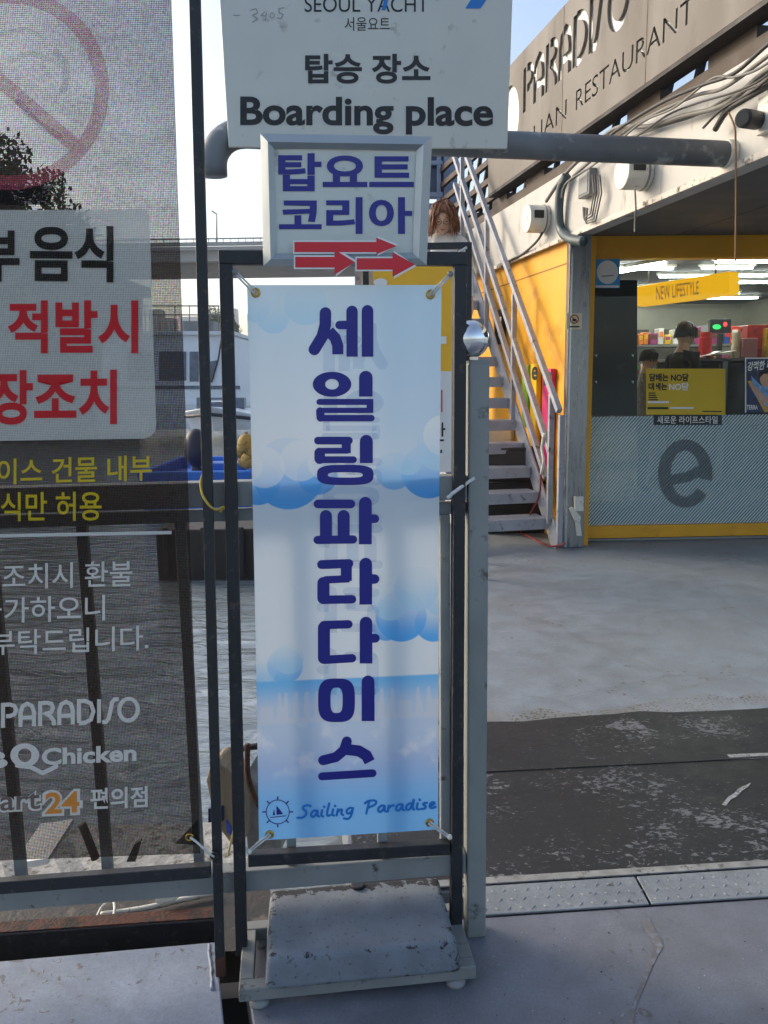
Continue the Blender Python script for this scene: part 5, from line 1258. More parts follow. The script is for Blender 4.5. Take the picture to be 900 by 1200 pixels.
# ------------------------------------------------------------------ people
def person(label, base, face, h, shirt, trousers, hair, hairm, pitch_=0.0, arms='down', glasses=False, shade=SKIN):
    """standing figure; face = direction it looks at (degrees from +x), one skinned body with hair, face and glasses as parts"""
    base = Vector(base); t = thing('person', label, 'person', base)
    k = h / 1.68
    fx = Vector((math.cos(R(face)), math.sin(R(face)), 0)); sx = Vector((fx.y, -fx.x, 0))    # sx: its right hand side
    def P(r, f, z): return base + (sx * r + fx * f) * k + Z * (z * k)
    V, E, RAD = [], [], []
    def v(p, r, par=None):
        V.append(p); RAD.append(r * k)
        if par is not None: E.append((par, len(V) - 1))
        return len(V) - 1
    pel = v(P(0, 0, .92), .125); sp = v(P(0, .005, 1.08), .115, pel); ch = v(P(0, .0, 1.24), .135, sp); up = v(P(0, -.005, 1.36), .1, ch)
    nk = v(P(0, .0, 1.43), .05, up); hp_ = v(P(0, .015, 1.475), .052, nk)
    cn = v(P(0, .02 + .06 * pitch_, 1.52 - .06 * pitch_), .05, hp_); cr = v(P(0, .03 + .07 * pitch_, 1.58 - .085 * pitch_), .055, cn)
    for s_ in (-1, 1):
        sh_ = v(P(.15 * s_, -.005, 1.36), .06, up)
        if arms == 'down':
            el = v(P(.2 * s_, -.02, 1.1), .042, sh_); wr = v(P(.21 * s_, .05, .88), .028, el); fd = Vector((0, .3, -1))
        else:
            el = v(P(.2 * s_, .04, 1.12), .042, sh_); wr = v(P(.14 * s_, .24, 1.08), .028, el); fd = Vector((0, 1, -.1))
        def D(r, f, z): return (sx * r + fx * f) * k + Z * (z * k)
        pm = v(V[wr] + D(0, fd.y * .055, fd.z * .055), .03, wr)
        for q, ln in enumerate((.07, .08, .074, .058)):
            o = (q - 1.5) * .019
            f1_ = v(V[pm] + D(o if arms != 'down' else o * .3, fd.y * ln * .5 + (o if arms == 'down' else 0), fd.z * ln * .5), .0095, pm)
            v(V[f1_] + D(0, fd.y * ln * .45 + .008, fd.z * ln * .45), .008, f1_)
        th = v(V[wr] + D(-.03 * s_, fd.y * .04 + .015, fd.z * .04), .011, wr); v(V[th] + D(-.012 * s_, fd.y * .03 + .01, fd.z * .03), .009, th)
        hi = v(P(.09 * s_, 0, .86), .09, pel); kn_ = v(P(.1 * s_, .015, .48), .06, hi); an = v(P(.1 * s_, -.01, .08), .04, kn_); v(P(.105 * s_, .11, .035), .034, an)
    me = bpy.data.meshes.new('body'); me.from_pydata([p - base for p in V], E, [])
    o = bpy.data.objects.new('body', me); COL.objects.link(o)
    o.modifiers.new('skin', 'SKIN'); sv_ = me.skin_vertices[0].data
    for i, r in enumerate(RAD): sv_[i].radius = (r, r * (.78 if i in (sp, ch, up, pel) else 1)); sv_[i].use_root = (i == pel)
    ss = o.modifiers.new('sub', 'SUBSURF'); ss.levels = 2; ss.render_levels = 2
    dg = bpy.context.evaluated_depsgraph_get(); dg.update()
    m2 = bpy.data.meshes.new_from_object(o.evaluated_get(dg)); o.modifiers.clear(); o.data = m2; bpy.data.meshes.remove(me)
    m2.materials.clear()
    for mm in (shade, shirt, trousers): m2.materials.append(mm)
    for p in m2.polygons:
        z_ = p.center.z / k; r_ = abs(p.center.dot(sx)) / k
        p.material_index = 0 if z_ > 1.415 else (1 if z_ > .9 else 2)
        if (r_ > .1 and z_ < .93 and z_ > .6 and arms == 'down' and r_ > .16): p.material_index = 0
        if arms != 'down' and (p.center.dot(fx) / k) > .2 and z_ > .9 and z_ < 1.2: p.material_index = 0
        if z_ < .07: p.material_index = 2
    m2.shade_smooth(); o.parent = t; o.location = (0, 0, 0)
    # head frame, nodding forward
    hc = P(0, .03 + .07 * pitch_, 1.572 - .085 * pitch_)
    rx = Matrix.Rotation(0, 3, 'Z'); ang = -pitch_ * .55
    hf = fx * math.cos(ang) + Z * math.sin(ang); hu = Z * math.cos(ang) - fx * math.sin(ang)
    rot = Matrix((sx, hf, hu)).transposed()
    def Hd(r, f, z): return hc + (sx * r + hf * f + hu * z) * k
    hm = MB().ball(Vector((0, 0, 0)), 1, 28, 20)
    for i_v, p_v in enumerate(hm.v):
        d = p_v.copy(); tz = max(0, -d.z); x_ = d.x * .072 * (1 - .34 * tz ** 1.3); y_ = d.y * (.09 if d.y < 0 else .088) * (1 - .12 * tz); z_v = d.z * .113
        if d.y > .5: y_ += .004 * math.exp(-((d.z + .35) / .25) ** 2)
        hm.v[i_v] = Hd(x_, y_, z_v)
    hm.build('head', shade, o, smooth=True)
    MB().tube([Hd(0, .088, .012), Hd(0, .099, -.014), Hd(0, .088, -.02)], [.004 * k, .009 * k, .006 * k], 8).build('nose', shade, o, smooth=True)
    LIP = mat('lips', rgb(178, 84, 80), .5); EYE = mat('dark eyes', rgb(32, 24, 22), .3)
    MB().tube([Hd(-.024, .079, -.047), Hd(0, .087, -.053), Hd(.024, .079, -.047)], [.0015 * k, .0042 * k, .0015 * k], 6).build('mouth', LIP, o, smooth=True)
    for s_ in (-1, 1):
        MB().tube([Hd(.017 * s_, .086, .010), Hd(.03 * s_, .086, .006), Hd(.043 * s_, .079, .010)], [.0012 * k, .0032 * k, .0012 * k], 6).build('eye', EYE, o, smooth=True)
        MB().tube([Hd(.015 * s_, .089, .034), Hd(.03 * s_, .087, .039), Hd(.046 * s_, .078, .033)], [.001 * k, .0026 * k, .001 * k], 6).build('brow', hairm, o, smooth=True)
        MB().ball(Hd(.075 * s_, .0, 0), .028 * k, 10, 8, (.35, .7, 1), rot).build('ear', shade, o, smooth=True)
    if glasses:
        g = None
        for s_ in (-1, 1):
            pts = [Hd(.033 * s_ + .024 * math.cos(a * .393), .098, .01 + .02 * math.sin(a * .393)) for a in range(17)]
            MB().tube(pts, .002 * k, 5, False).build('glasses_rim', mat('thin brown rim', rgb(84, 50, 36), .4), o, smooth=True)
    # hair: cap with an open face, then locks
    hb = MB()
    n_, m_ = 26, 16
    def hs(j, q):
        th_ = math.pi * j / m_; ph = 2 * math.pi * q / n_
        d = Vector((math.sin(th_) * math.cos(ph), math.sin(th_) * math.sin(ph), math.cos(th_)))
        wv = 1 + .035 * math.sin(q * 2.1 + j) + .03 * math.sin(q * 5.3)
        return d, Hd(d.x * .086 * wv, d.y * .102 * wv - .006, d.z * .126 * wv + .006)
    idx_ = {}
    for j in range(m_):
        for q in range(n_):
            ds = [hs(jj, qq)[0] for jj in (j, j + 1) for qq in (q, q + 1)]
            if any(d.y > .3 and d.z < (.42 if abs(d.x) < .75 else .2) for d in ds): continue
            if any(d.z < (-.55 if hair == 'long' else -.28) for d in ds): continue
            if hair != 'long' and any(abs(d.x) > .8 and d.z < -.05 for d in ds): continue
            b0 = len(hb.v); hb.v += [hs(j, q)[1], hs(j + 1, q)[1], hs(j + 1, q + 1)[1], hs(j, q + 1)[1]]; hb.f.append((b0, b0 + 1, b0 + 2, b0 + 3))
    ho = hb.build('hair', hairm, o, smooth=True)
    sf_ = ho.modifiers.new('thick', 'SOLIDIFY'); sf_.thickness = .012 * k; sf_.offset = 1
    lk_ = MB()
    rnd = random.Random(3)
    for q in range(520 if hair == 'long' else 260):
        a = rnd.uniform(R(35), R(325)) + math.pi / 2; z0 = rnd.uniform(.2, 1)
        th_ = math.acos(z0); d = Vector((math.sin(th_) * math.cos(a), math.sin(th_) * math.sin(a), math.cos(th_)))
        pts = []
        ln = rnd.uniform(.06, .115) if hair == 'long' else rnd.uniform(.05, .08)
        for i in range(7):
            u = i / 6
            ang_ = th_ + u * (1.9 - th_ * .5 if hair == 'long' else .6)
            rr = (1.04 + .28 * u + .10 * math.sin(u * 8 + q * 2.3)) if hair == 'long' else 1.0 + .05 * u
            if ang_ < 1.6: e = Vector((math.sin(ang_) * math.cos(a) * .09 * rr, math.sin(ang_) * math.sin(a) * .106 * rr - .006, math.cos(ang_) * .13 * rr + .006))
            else: e = Vector((math.cos(a) * .094 * rr, math.sin(a) * .108 * rr - .006, -(ang_ - 1.6) * ln * 1.1))
            if e.y > .05 and e.z < .05: e.x = math.copysign(max(abs(e.x), .072), e.x if abs(e.x) > .001 else 1)
            pts.append(Hd(*e))
        w_ = rnd.uniform(.003, .0065) * k if hair == 'long' else rnd.uniform(.003, .005) * k
        lk_.tube(pts, [w_ * .8, w_, w_, w_, w_ * .9, w_ * .7, w_ * .3], 6)
    for q in range(110 if hair == 'long' else 60):
        sd = 1 if q % 2 else -1; a = rnd.uniform(.1, 1); o_x = .012 * sd
        if hair == 'long': e = [(o_x, .0, .128), (o_x + sd * .014 * a, .062, .112), (sd * (.03 + .03 * a), .094 - .02 * a, .075), (sd * (.066 + .014 * a), .078 - .03 * a, .03), (sd * (.084 + .01 * a), .06 - .03 * a, -.02 - .03 * a), (sd * (.09 + .016 * a), .045 - .03 * a, -.07 - .03 * a)]
        else: e = [(sd * .06 * a, -.01, .128 - .03 * a), (sd * .066 * a, .06, .108 - .03 * a), (sd * .07 * a, .092 - .016 * a, .078 - .012 * a), (sd * .072 * a, .096 - .02 * a, .056 + rnd.uniform(-.012, .01))]
        e = [(x + rnd.uniform(-.004, .004), y + rnd.uniform(-.003, .004), z_ + rnd.uniform(-.004, .004)) for x, y, z_ in e]
        lk_.tube(spline([Hd(*p) for p in e], 3), rnd.uniform(.003, .005) * k, 5)
    lo_ = lk_.build('hair_locks', hairm, o, smooth=True, fix=False); lo_['kind'] = 'stuff'
    return t
HAIR_B = mat('brown hair', rgb(122, 76, 48), .45, var=.35, scale=60, stretch=(1, 1, .2)); HAIR_K = mat('black hair', rgb(24, 22, 22), .4, var=.3, scale=60)
PLN = {}
CLW = mat('white blouse', rgb(226, 224, 218), .7, var=.06, bump=.2, bscale=18); CLK = mat('black shirt', rgb(26, 27, 32), .7, var=.2, bump=.2, bscale=14)
CLG = mat('grey striped top', rgb(168, 160, 150), .7, var=.25, scale=30); JEANS = mat('dark trousers', rgb(44, 48, 62), .8, var=.15)

# ------------------------------------------------------------------ outdoor stairs along the side wall
sg0 = G(648, 641); RPl = vplane(sg0, sg0 + WD)
def rpt(px, py, off=0): return RPl.at(px, py, off)
p1_, p8_ = rpt(641, 607), rpt(581, 418)
run = ((p8_ - p1_).dot(WD)) / 7; rise = (p8_.z - p1_.z) / 7
LW = .86
stt = thing('outdoor_stairs', 'grey steel open stairs with a railing, climbing along the yellow wall', 'stairs', sg0)
NS = 15
z1 = p1_.z
for i in range(NS):
    p = p1_ + WD * run * i; zt_ = z1 + rise * i
    mbx = MB().frame_box(Vector((p.x, p.y, zt_ - .028)) + WN * .004, WN * LW, WD * (run + .05), Z * .028)
    tr_ = mbx.build('tread', STAIR_GREY, stt, bevel=.003)
    MB().frame_box(Vector((p.x, p.y, zt_ - .105)) + WN * .006 - WD * .006, WN * (LW - .004), WD * .012, Z * .1035).build('nosing', STAIR_GREY, tr_, bevel=.002)
top = p1_ + WD * run * NS; slope = (WD * run + Z * rise).normalized(); sup = slope.cross(WN); sup = sup if sup.z > 0 else -sup
s_lo = Vector((p1_.x, p1_.y, z1)) - slope * (z1 / slope.z); s_hi = s_lo + slope * ((NS + 1) * rise / slope.z)
for off in (-.022, LW + .03):
    MB().beam(s_lo + WN * off - Z * .03 + slope * .06, s_hi + WN * off - Z * .03, .02, .2, WN).build('stringer', STAIR_GREY, stt, bevel=.003)
# right-hand railing, three sloping bars and posts, then the same on the left side
def onrail(px, py): return rpt(px, py, .0)
rl = [((655.5, 482), (553, 200)), ((645, 530), (541, 209)), ((640, 560), (542, 244))]
e_hi = None
for (lo, hi) in rl:
    a, b_ = onrail(*lo), onrail(*hi)
    b_ = a + (b_ - a) * 1.12
    MB().beam(a, b_, .05, .05, WN).build('rail_bar', STAIR_GREY, stt, bevel=.004)
for (x, yt, yb__) in ((655, 486, 640), (643.5, 462, 614), (601, 345, 492), (570, 250, 395), (541.5, 180, 300)):
    a, b_ = onrail(x, yb__), onrail(x, yt); b_ = Vector((a.x, a.y, b_.z))
    MB().beam(a, b_, .05, .04, WN).build('rail_post', STAIR_GREY, stt, bevel=.004)
land = s_hi + slope * 0
MB().frame_box(Vector((land.x, land.y, land.z - .08)) - WN * .03, WN * 1.1, WD * 1.6, Z * .08).build('landing', STAIR_GREY, stt, bevel=.004)
for k in range(2):
    MB().beam(Vector((land.x, land.y, 0)) + WN * (.02 + .98 * k) + WD * 1.4, Vector((land.x, land.y, land.z - .081)) + WN * (.02 + .98 * k) + WD * 1.4, .08, .08).build('landing_leg', STAIR_GREY, stt)
# red rope tied to the stair post
rr_ = [rpt(x, y, o) for x, y, o in ((634, 556, .05), (632, 580, .07), (624, 598, .09), (613, 618, .09), (611, 634, .06), (620, 644, .05), (640, 645, .05), (650, 640, .04), (662, 637, .03))]
for p in rr_: p.z = max(p.z, .012)
tag(MB().tube(spline(rr_), .009, 7).build('red_rope', mat('dark red rope', rgb(120, 36, 36), .8, var=.2, scale=60), smooth=True), 'dark red rope looped from the stair railing down to the floor', 'rope')
wr_ = [rpt(x, y, .04) for x, y in ((638, 508), (635, 525), (637, 540), (634, 556))]
tag(MB().tube(spline(wr_), .013, 7).build('white_rope', ROPE, smooth=True), 'thick white twisted rope hanging from the stair railing', 'rope')
# things kept under the stairs
def under(name, label, cat, px, py, w, h, d, m, sdist=.9):
    pl_ = yplane(p1_.y + sdist); p = pl_.at(px, py)
    t = thing(name, label, cat, (p.x, p.y, p.z - h / 2))
    return t, p
for name, label, px, py, w, h, m, sd_ in (('storage_box', 'dark wooden box under the second lowest gap of the stairs', 596, 562, .5, .34, mat('dark box', rgb(64, 56, 50), .7, var=.3), .8), ('storage_box', 'large dark crate on the floor behind the lowest stairs', 600, 600, .7, .5, mat('black crate', rgb(40, 38, 38), .7, var=.3), .75)):
    pl_ = yplane(p1_.y + sd_); p = pl_.at(px, py)
    zz = 0.0 if 'floor' in label else .5
    t = thing(name, label, 'box', (p.x, p.y, zz))
    MB().box((p.x, p.y, zz + h / 2), (w, .4, h)).build('body', m, t, bevel=.01)
    MB().box((p.x, p.y, zz + h + .01), (w + .02, .42, .02)).build('lid', m, t, bevel=.004)
pl_ = yplane(p1_.y + 1.5)
tk = thing('white_tub', 'white round tub behind the stairs beside a smaller one', 'tub', pl_.at(581, 524))
p = pl_.at(581, 512); MB().tube([p + Vector((0, -.1, 0)), p + Vector((0, .2, 0))], .16, 24).build('drum', INK_WHITE, tk, bevel=.01)
p = pl_.at(597, 512); MB().tube([p + Vector((0, -.05, 0)), p + Vector((0, .2, 0))], .15, 24).build('drum', INK_WHITE, tk, bevel=.01)
p = pl_.at(589, 524); MB().box((p.x, p.y, p.z / 2), (.6, .3, p.z - .02)).build('stand', mat('tub stand', rgb(120, 108, 92), .7), tk)
pw_ = Wall(K, WD, WP)
# leaning sign boards on the yellow wall
for (x0, y0, x1, y1, m, lab, glyph) in ((613, 428, 621, 500, mat('green board', rgb(150, 190, 60), .5), 'green sign board on the yellow wall behind the stairs', None), (622, 426, 631, 560, mat('bright yellow board', rgb(240, 196, 30), .5), 'bright yellow sign board with a black letter behind the stairs', 'e'), (636, 432, 648, 560, mat('magenta board', rgb(206, 44, 110), .5), 'magenta sign board with a black letter next to the steel column', 'P')):
    a0, z0 = W.az(x0, y1, .0); a1, z1_ = W.az(x1, y0, .0); z0 = max(z0, .02)
    t = thing('sign_board', lab, 'sign', W.P((a0 + a1) / 2, z0, .02), 'boards on the yellow wall')
    W.rect(MB(), a0, z0, a1, z1_, .02, .05).build('panel', m, t, bevel=.003)
    if glyph: text(glyph, quad(x0 + 1, y0 + 4, x1 - 1, y0 + 20, 1), Plane(WP.p + WN * .02, WN), INK_BLACK, t, .03, off=.003)
a0, z0 = W.az(582, 404); a1, z1_ = W.az(590, 362)
t = thing('wall_box', 'narrow black sign with white marks on the yellow wall behind the stair rails', 'sign', W.P((a0 + a1) / 2, z0, .0))
W.rect(MB(), a0, z0, a1, z1_, .03, .06).build('panel', INK_BLACK, t, bevel=.004)
decal('mark', stroke([(586.5, 372), (586, 380), (588, 386)], 2) + stroke([(584.5, 393), (587, 398)], 2), Plane(WP.p + WN * .03, WN), INK_WHITE, t, .002)
# grey wall of the stair end and the upper cabin behind the landing
ew = thing('end_wall', 'pale wall at the far end behind the stairs', 'wall', (K.x, K.y + 5, 0))
pl_ = K + WD * 5.2
us = K + WD * 2.5 + WN * .22
uz = z1 + rise * (2.5 / run) - .3
MB().frame_box(Vector((us.x, us.y, -.004)), WN * (LW - .02), WD * .06, Z * uz).build('stair_panel', WHITEP, ew, bevel=.004)
MB().frame_box(Vector((pl_.x, pl_.y, 0)) + WN * .05, WN * 1.0, WD * .15, Z * (land.z - .1)).build('panel', WHITEP, ew)
cb = thing('upper_cabin', 'blue-grey steel cabin frame with dark windows on the upper deck', 'cabin', pl_ + Z * land.z)
BG = mat('blue grey cladding', rgb(128, 138, 160), .5, var=.08); DG = mat('dark blue window', rgb(36, 50, 84), .15, var=.1)
c0 = Vector((pl_.x, pl_.y, land.z - .1))
CY = yplane(pl_.y + .2)
def cab(nm, x0, y0, x1, y1, th, m, off=0): 
    q = [CY.at(x, y, off) for x, y in ((x0, y0), (x1, y0), (x1, y1), (x0, y1))]
    return MB().prism(q, Vector((0, th, 0))).build(nm, m, cb, bevel=.01)
cab('post', 520, 150, 536, 300, .3, BG); cab('window', 470, 150, 519, 232, .1, DG, -.1); cab('rail', 470, 225, 519, 231, .08, BG, .02); cab('rail', 470, 188, 519, 193, .08, BG, .02)
cab('mullion', 512, 150, 517, 238, .1, BG, .01); cab('wall', 470, 238, 519, 300, .12, BG, -.05); cab('brace', 486, 150, 490, 225, .06, BG, .015)
# woman coming down the stairs
hw = yplane(6.45).at(520.5, 259); kz = 1.64 / 1.68
pz = hw.z - 1.508 * kz
pf = thing('boarding_platform', 'small grey steel boarding platform left of the stairs, hidden behind the banners', 'platform', (hw.x, hw.y, 0))
MB().box((hw.x - .05, hw.y + .05, pz - .03), (.7, .7, .06)).build('deck_plate', STAIR_GREY, pf, bevel=.004)
for dx in (-.33, .23):
    for dy in (-.25, .35): MB().beam((hw.x + dx, hw.y + dy, -.003), (hw.x + dx, hw.y + dy, pz - .061), .05, .05).build('leg', STAIR_GREY, pf)
person('person with wavy brown hair and glasses in a white top, looking down beside the stairs', (hw.x, hw.y + .05, pz + .002), -97, 1.64, CLW, JEANS, 'long', HAIR_B, .75, 'down', True)
pm_ = yplane(8.15).at(800, 400); person('person with short black hair in a black shirt behind the yellow notice', (pm_.x, pm_.y, .352), 25, 1.70, CLK, JEANS, 'short', HAIR_K, .1, 'fwd')
pm_ = yplane(8.3).at(757, 430); person('person with dark hair and a grey top at the left inside the shop', (pm_.x, pm_.y, .352), -10, 1.46, CLG, JEANS, 'short', HAIR_K, .1, 'fwd')
# ------------------------------------------------------------------ low things by the water, under and behind the railing
FLOAT = mat('gritty pale float', rgb(150, 150, 146), .9, var=.3, scale=30, dirt=rgb(90, 86, 80), dirt_amt=.45, dirt_scale=24, bump=.6, bscale=60)
fa, fb = G(-160, 985, -.32), G(252, 962, -.32); fc_, fd_ = G(300, 1018, -.32), G(-160, 1046, -.32)
def blob_slab(name, corners, z0, th, m, label, cat, n=14):
    mbx = MB(); 
    def pt(u, v, z):
        p = (corners[0] * (1 - u) + corners[1] * u) * (1 - v) + (corners[3] * (1 - u) + corners[2] * u) * v
        w = .012 * math.sin(u * 40) + .01 * math.sin(v * 23 + u * 11) + random.uniform(-.006, .006)
        return Vector((p.x, p.y, z + w))
    rows = [[pt(i / n, j / 4, z0) for i in range(n + 1)] for j in range(5)]
    for r in rows: mbx.v += r
    for j in range(4):
        for i in range(n): a = j * (n + 1) + i; mbx.f.append((a, a + 1, a + n + 2, a + n + 1))
    o = mbx.build(name, m, fix=False); sd = o.modifiers.new('thick', 'SOLIDIFY'); sd.thickness = th; sd.offset = 1
    return tag(o, label, cat)
blob_slab('mooring_float', [fa, fb, fc_, fd_], -.32, .5, FLOAT, 'pale gritty concrete float in the water below the mesh notice', 'float')
# rusty beam and loose gear in the gap between slab and railing
ra, rb_ = G(-120, 1096, -.05), G(256, 1070, -.05)
rdv = (rb_ - ra).normalized()
bmo = thing('rusty_beam', 'rust streaked dark steel beam between the railing and the pale left deck', 'beam', ra.lerp(rb_, .5) - Z * .09)
MB().beam(ra - Z * .045 - rdv * .6, rb_ - Z * .045, .09, .06, Z).build('web', BLACK_STEEL, bmo, bevel=.003)
MB().beam(ra + Z * .002 - rdv * .6, rb_ + Z * .002, .005, .05, Z).build('flange', RUST, bmo, bevel=.001)
WOODP = mat('weathered wood', rgb(150, 134, 110), .8, var=.3, scale=10, stretch=(1, 1, .15), dirt=rgb(90, 74, 56), dirt_amt=.4, dirt_scale=12, bump=.3)
GREYB = mat('grey block', rgb(132, 130, 126), .9, var=.3, scale=14, bump=.4)
def lump(name, label, cat, px, m, z=-.32, th=.12, pl=None, parts='body'):
    pl = pl or yplane(2.45)
    q = [pl.at(*p) for p in px]
    zb__ = min(v.z for v in q)
    t = thing(name, label, cat, (q[0].x, q[0].y, zb__))
    MB().prism(q, Vector((.02, th, 0))).build(parts, m, t, bevel=.008)
    return t
fy = 2.44
FY = yplane(fy)
wf = lump('wooden_fender', 'weathered curved wooden fender standing on the float behind the black posts', 'fender', [(246, 896), (252, 893), (264, 900), (278, 915), (285, 945), (287, 985), (272, 992), (254, 968), (247, 945), (241, 915)], WOODP, pl=FY)
MB().prism([FY.at(x, y, .01) for x, y in ((244, 948), (262, 946), (262, 962), (244, 964))], Vector((0, .01, 0))).build('strap', mat('navy strap', rgb(30, 40, 70), .7), wf)
MB().prism([FY.at(x, y, .01) for x, y in ((265, 962), (270, 970), (272, 980), (266, 975))], Vector((0, .01, 0))).build('blue_tape', mat('blue tape', rgb(60, 90, 190), .6), wf)
rk = thing('rusty_bracket', 'bent rusty steel bar leaning beside the wooden fender', 'bar', FY.at(300, 940))
MB().tube(spline([FY.at(x, y, .06) for x, y in ((290, 872), (290, 905), (294, 922), (300, 938), (306, 948))]), .009, 8).build('bar', RUST, rk, smooth=True)
gb = lump('stone_block', 'broken grey stone block left of the sailing banner hem', 'stone', [(288, 905), (300, 918), (322, 930), (330, 998), (290, 1002), (286, 960)], GREYB, pl=yplane(2.5), th=.16)
tag(MB().tube(spline([yplane(2.62).at(x, y) for x, y in ((258, 892), (272, 882), (290, 876), (310, 874), (330, 876))]), .011, 8).build('black_hose', RUBBER, smooth=True), 'black hose arching over the wooden fender', 'hose')
tag(MB().tube(spline([FY.at(x, y, .04) for x, y in ((267, 1003), (271, 985), (276, 965))]), .0035, 6).build('cane', mat('pale cane', rgb(196, 180, 120), .7)), 'thin pale cane leaning between the two black posts', 'cane')
tag(MB().tube([FP.at(x, y, -.3) for x, y in ((96, 966), (104, 985), (112, 1006))], .013, 10).build('wooden_peg', mat('dark peg', rgb(70, 64, 58), .8), smooth=True), 'dark round peg leaning behind the mesh notice hem', 'peg')
tag(MB().prism([FP.at(x, y, -.28) for x, y in ((157, 990), (165, 985), (158, 1010), (148, 1010))], Vector((.0, .02, 0))).build('wood_stub', mat('dark peg', rgb(70, 64, 58), .8)), 'dark slanting wood stub behind the mesh notice hem', 'stub')
tag(MB().tube(spline([G(x, y, -.2) for x, y in ((112, 1078), (120, 1062), (132, 1056), (134, 1068), (128, 1080))]), .0045, 6).build('white_hoop', ROPE, smooth=True), 'thin white hoop lying between railing and rusty beam', 'hoop')
tag(MB().tube(spline([G(x, y, -.222) for x, y in ((118, 1072), (160, 1066), (190, 1060), (215, 1054), (256, 1046))]), [.010] * 33, 8).build('white_pipe', PLAST_W, smooth=True), 'dirty white pipe lying behind the rusty beam', 'pipe')
lump('rag', 'crumpled pale rag caught behind the rusty beam', 'rag', [(181, 1049), (200, 1046), (206, 1056), (190, 1062), (180, 1059)], PLAST_W, pl=yplane(2.28), th=.04)
tag(MB().prism([G(x, y, -.16) for x, y in ((26, 1106), (92, 1098), (92, 1110), (26, 1128))], Z * -.12).build('grey_crate', GREYB, bevel=.006), 'pale grey crate in the gap beside the left deck', 'crate')
tag(MB().prism([FP.at(x, y, -.25) for x, y in ((15, 1012), (56, 1006), (56, 1013), (15, 1020))], Vector((0, .2, .01))).build('white_plank', INK_WHITE), 'short white plank on the float behind the railing', 'plank')
# dark slab added below the railing so the gap stays dark
sbd = struct(MB().prism([G(-200, 1052, -.24), G(312, 1020, -.24), G(330, 1110, -.24), G(-200, 1150, -.24)], Z * -.2).build('added_dark_slab', mat('dark slab for the gap', rgb(50, 46, 42), .6, var=.4, scale=9, dirt=rgb(96, 88, 78), dirt_amt=.25, dirt_scale=14, bump=.3)))
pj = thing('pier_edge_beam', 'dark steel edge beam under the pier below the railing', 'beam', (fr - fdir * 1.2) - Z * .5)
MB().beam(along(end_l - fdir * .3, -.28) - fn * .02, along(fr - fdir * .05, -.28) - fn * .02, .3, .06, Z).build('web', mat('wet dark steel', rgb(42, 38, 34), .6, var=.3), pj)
# yellow rope round the black post
yr = [FP.at(x, y, o) for x, y, o in ((246, 545, .03), (236, 560, .07), (236, 575, .09), (242, 588, .1), (252, 597, .09), (262, 594, .06), (258, 600, .05))]
tag(MB().tube(spline(yr), .003, 7).build('yellow_rope', ROPE_Y, smooth=True), 'yellow rope looped over the top rail beside the black posts', 'rope')

# ------------------------------------------------------------------ boats and far bank
HULL = mat('white gelcoat', rgb(206, 210, 214), .35, var=.05); HULLB = mat('pale blue cabin side', rgb(218, 224, 230), .4, var=.05)
BOATW = mat('boat window', rgb(90, 104, 122), .15, var=.2); BLUEP = mat('blue plastic hull', rgb(36, 104, 196), .4, var=.15); NAVY = mat('navy cover', rgb(28, 34, 52), .6, var=.2)
def pxbox(parent, name, pl, x0, y0, x1, y1, depth, m, x0b=None, x1b=None, off=0, bevel=.02):
    """block whose front face fills a px rectangle on a plane; depth away from the viewer"""
    q = [pl.at(x0, y0, off), pl.at(x1, y0, off), pl.at(x1b if x1b is not None else x1, y1, off), pl.at(x0b if x0b is not None else x0, y1, off)]
    return MB().prism(q, Vector((0, depth, 0))).build(name, m, parent, bevel=bevel)
B1 = yplane(30)
hb = thing('houseboat', 'white cabin houseboat with dark windows moored behind the black posts', 'boat', along(B1.at(220, 500), WATER_Z))
pxbox(hb, 'cabin', B1, 120, 392, 272, 474, 7, HULLB, 120, 284)
pxbox(hb, 'roof', B1, 110, 388, 274, 392.5, 7.4, HULL, off=.2)
pxbox(hb, 'hull', B1, 112, 474, 290, 503, 8, HULL, 118, 286, off=.1)
for i, (a, c, d, e) in enumerate(((222, 412, 233, 447), (150, 412, 180, 446), (186, 412, 218, 446))): pxbox(hb, 'window', B1, a, c, d, e, .05, BOATW, off=.05)
MB().prism([B1.at(x, y, .05) for x, y in ((243, 424), (256, 422), (247, 448), (243, 450))], Vector((0, .05, 0))).build('window', BOATW, hb)
MB().tube([B1.at(260, 394, .06), B1.at(256, 420, .06), B1.at(248, 448, .06)], .03, 6).build('trim_line', DARK, hb)
MB().prism([B1.at(x, y, .04) for x, y in ((120, 452), (281, 452), (281.5, 456), (120, 456))], Vector((0, .05, 0))).build('trim_line', BOATW, hb)
for y in (358.5, 369): MB().tube([B1.at(100, y), B1.at(257, y)], .025, 6).build('roof_rail', GREY_STEEL, hb)
for x in (130, 170, 205, 222, 246, 256): MB().tube([B1.at(x, 388), B1.at(x, 358)], .022, 6).build('rail_post', GREY_STEEL, hb)
pxbox(hb, 'roof_box', B1, 214, 376, 250, 388, 1.2, GREY_STEEL)
B2 = yplane(24)
lb_ = thing('motor_boat', 'small white motor boat with a dark stripe in front of the houseboat', 'boat', along(B2.at(255, 505), WATER_Z))
hl = []
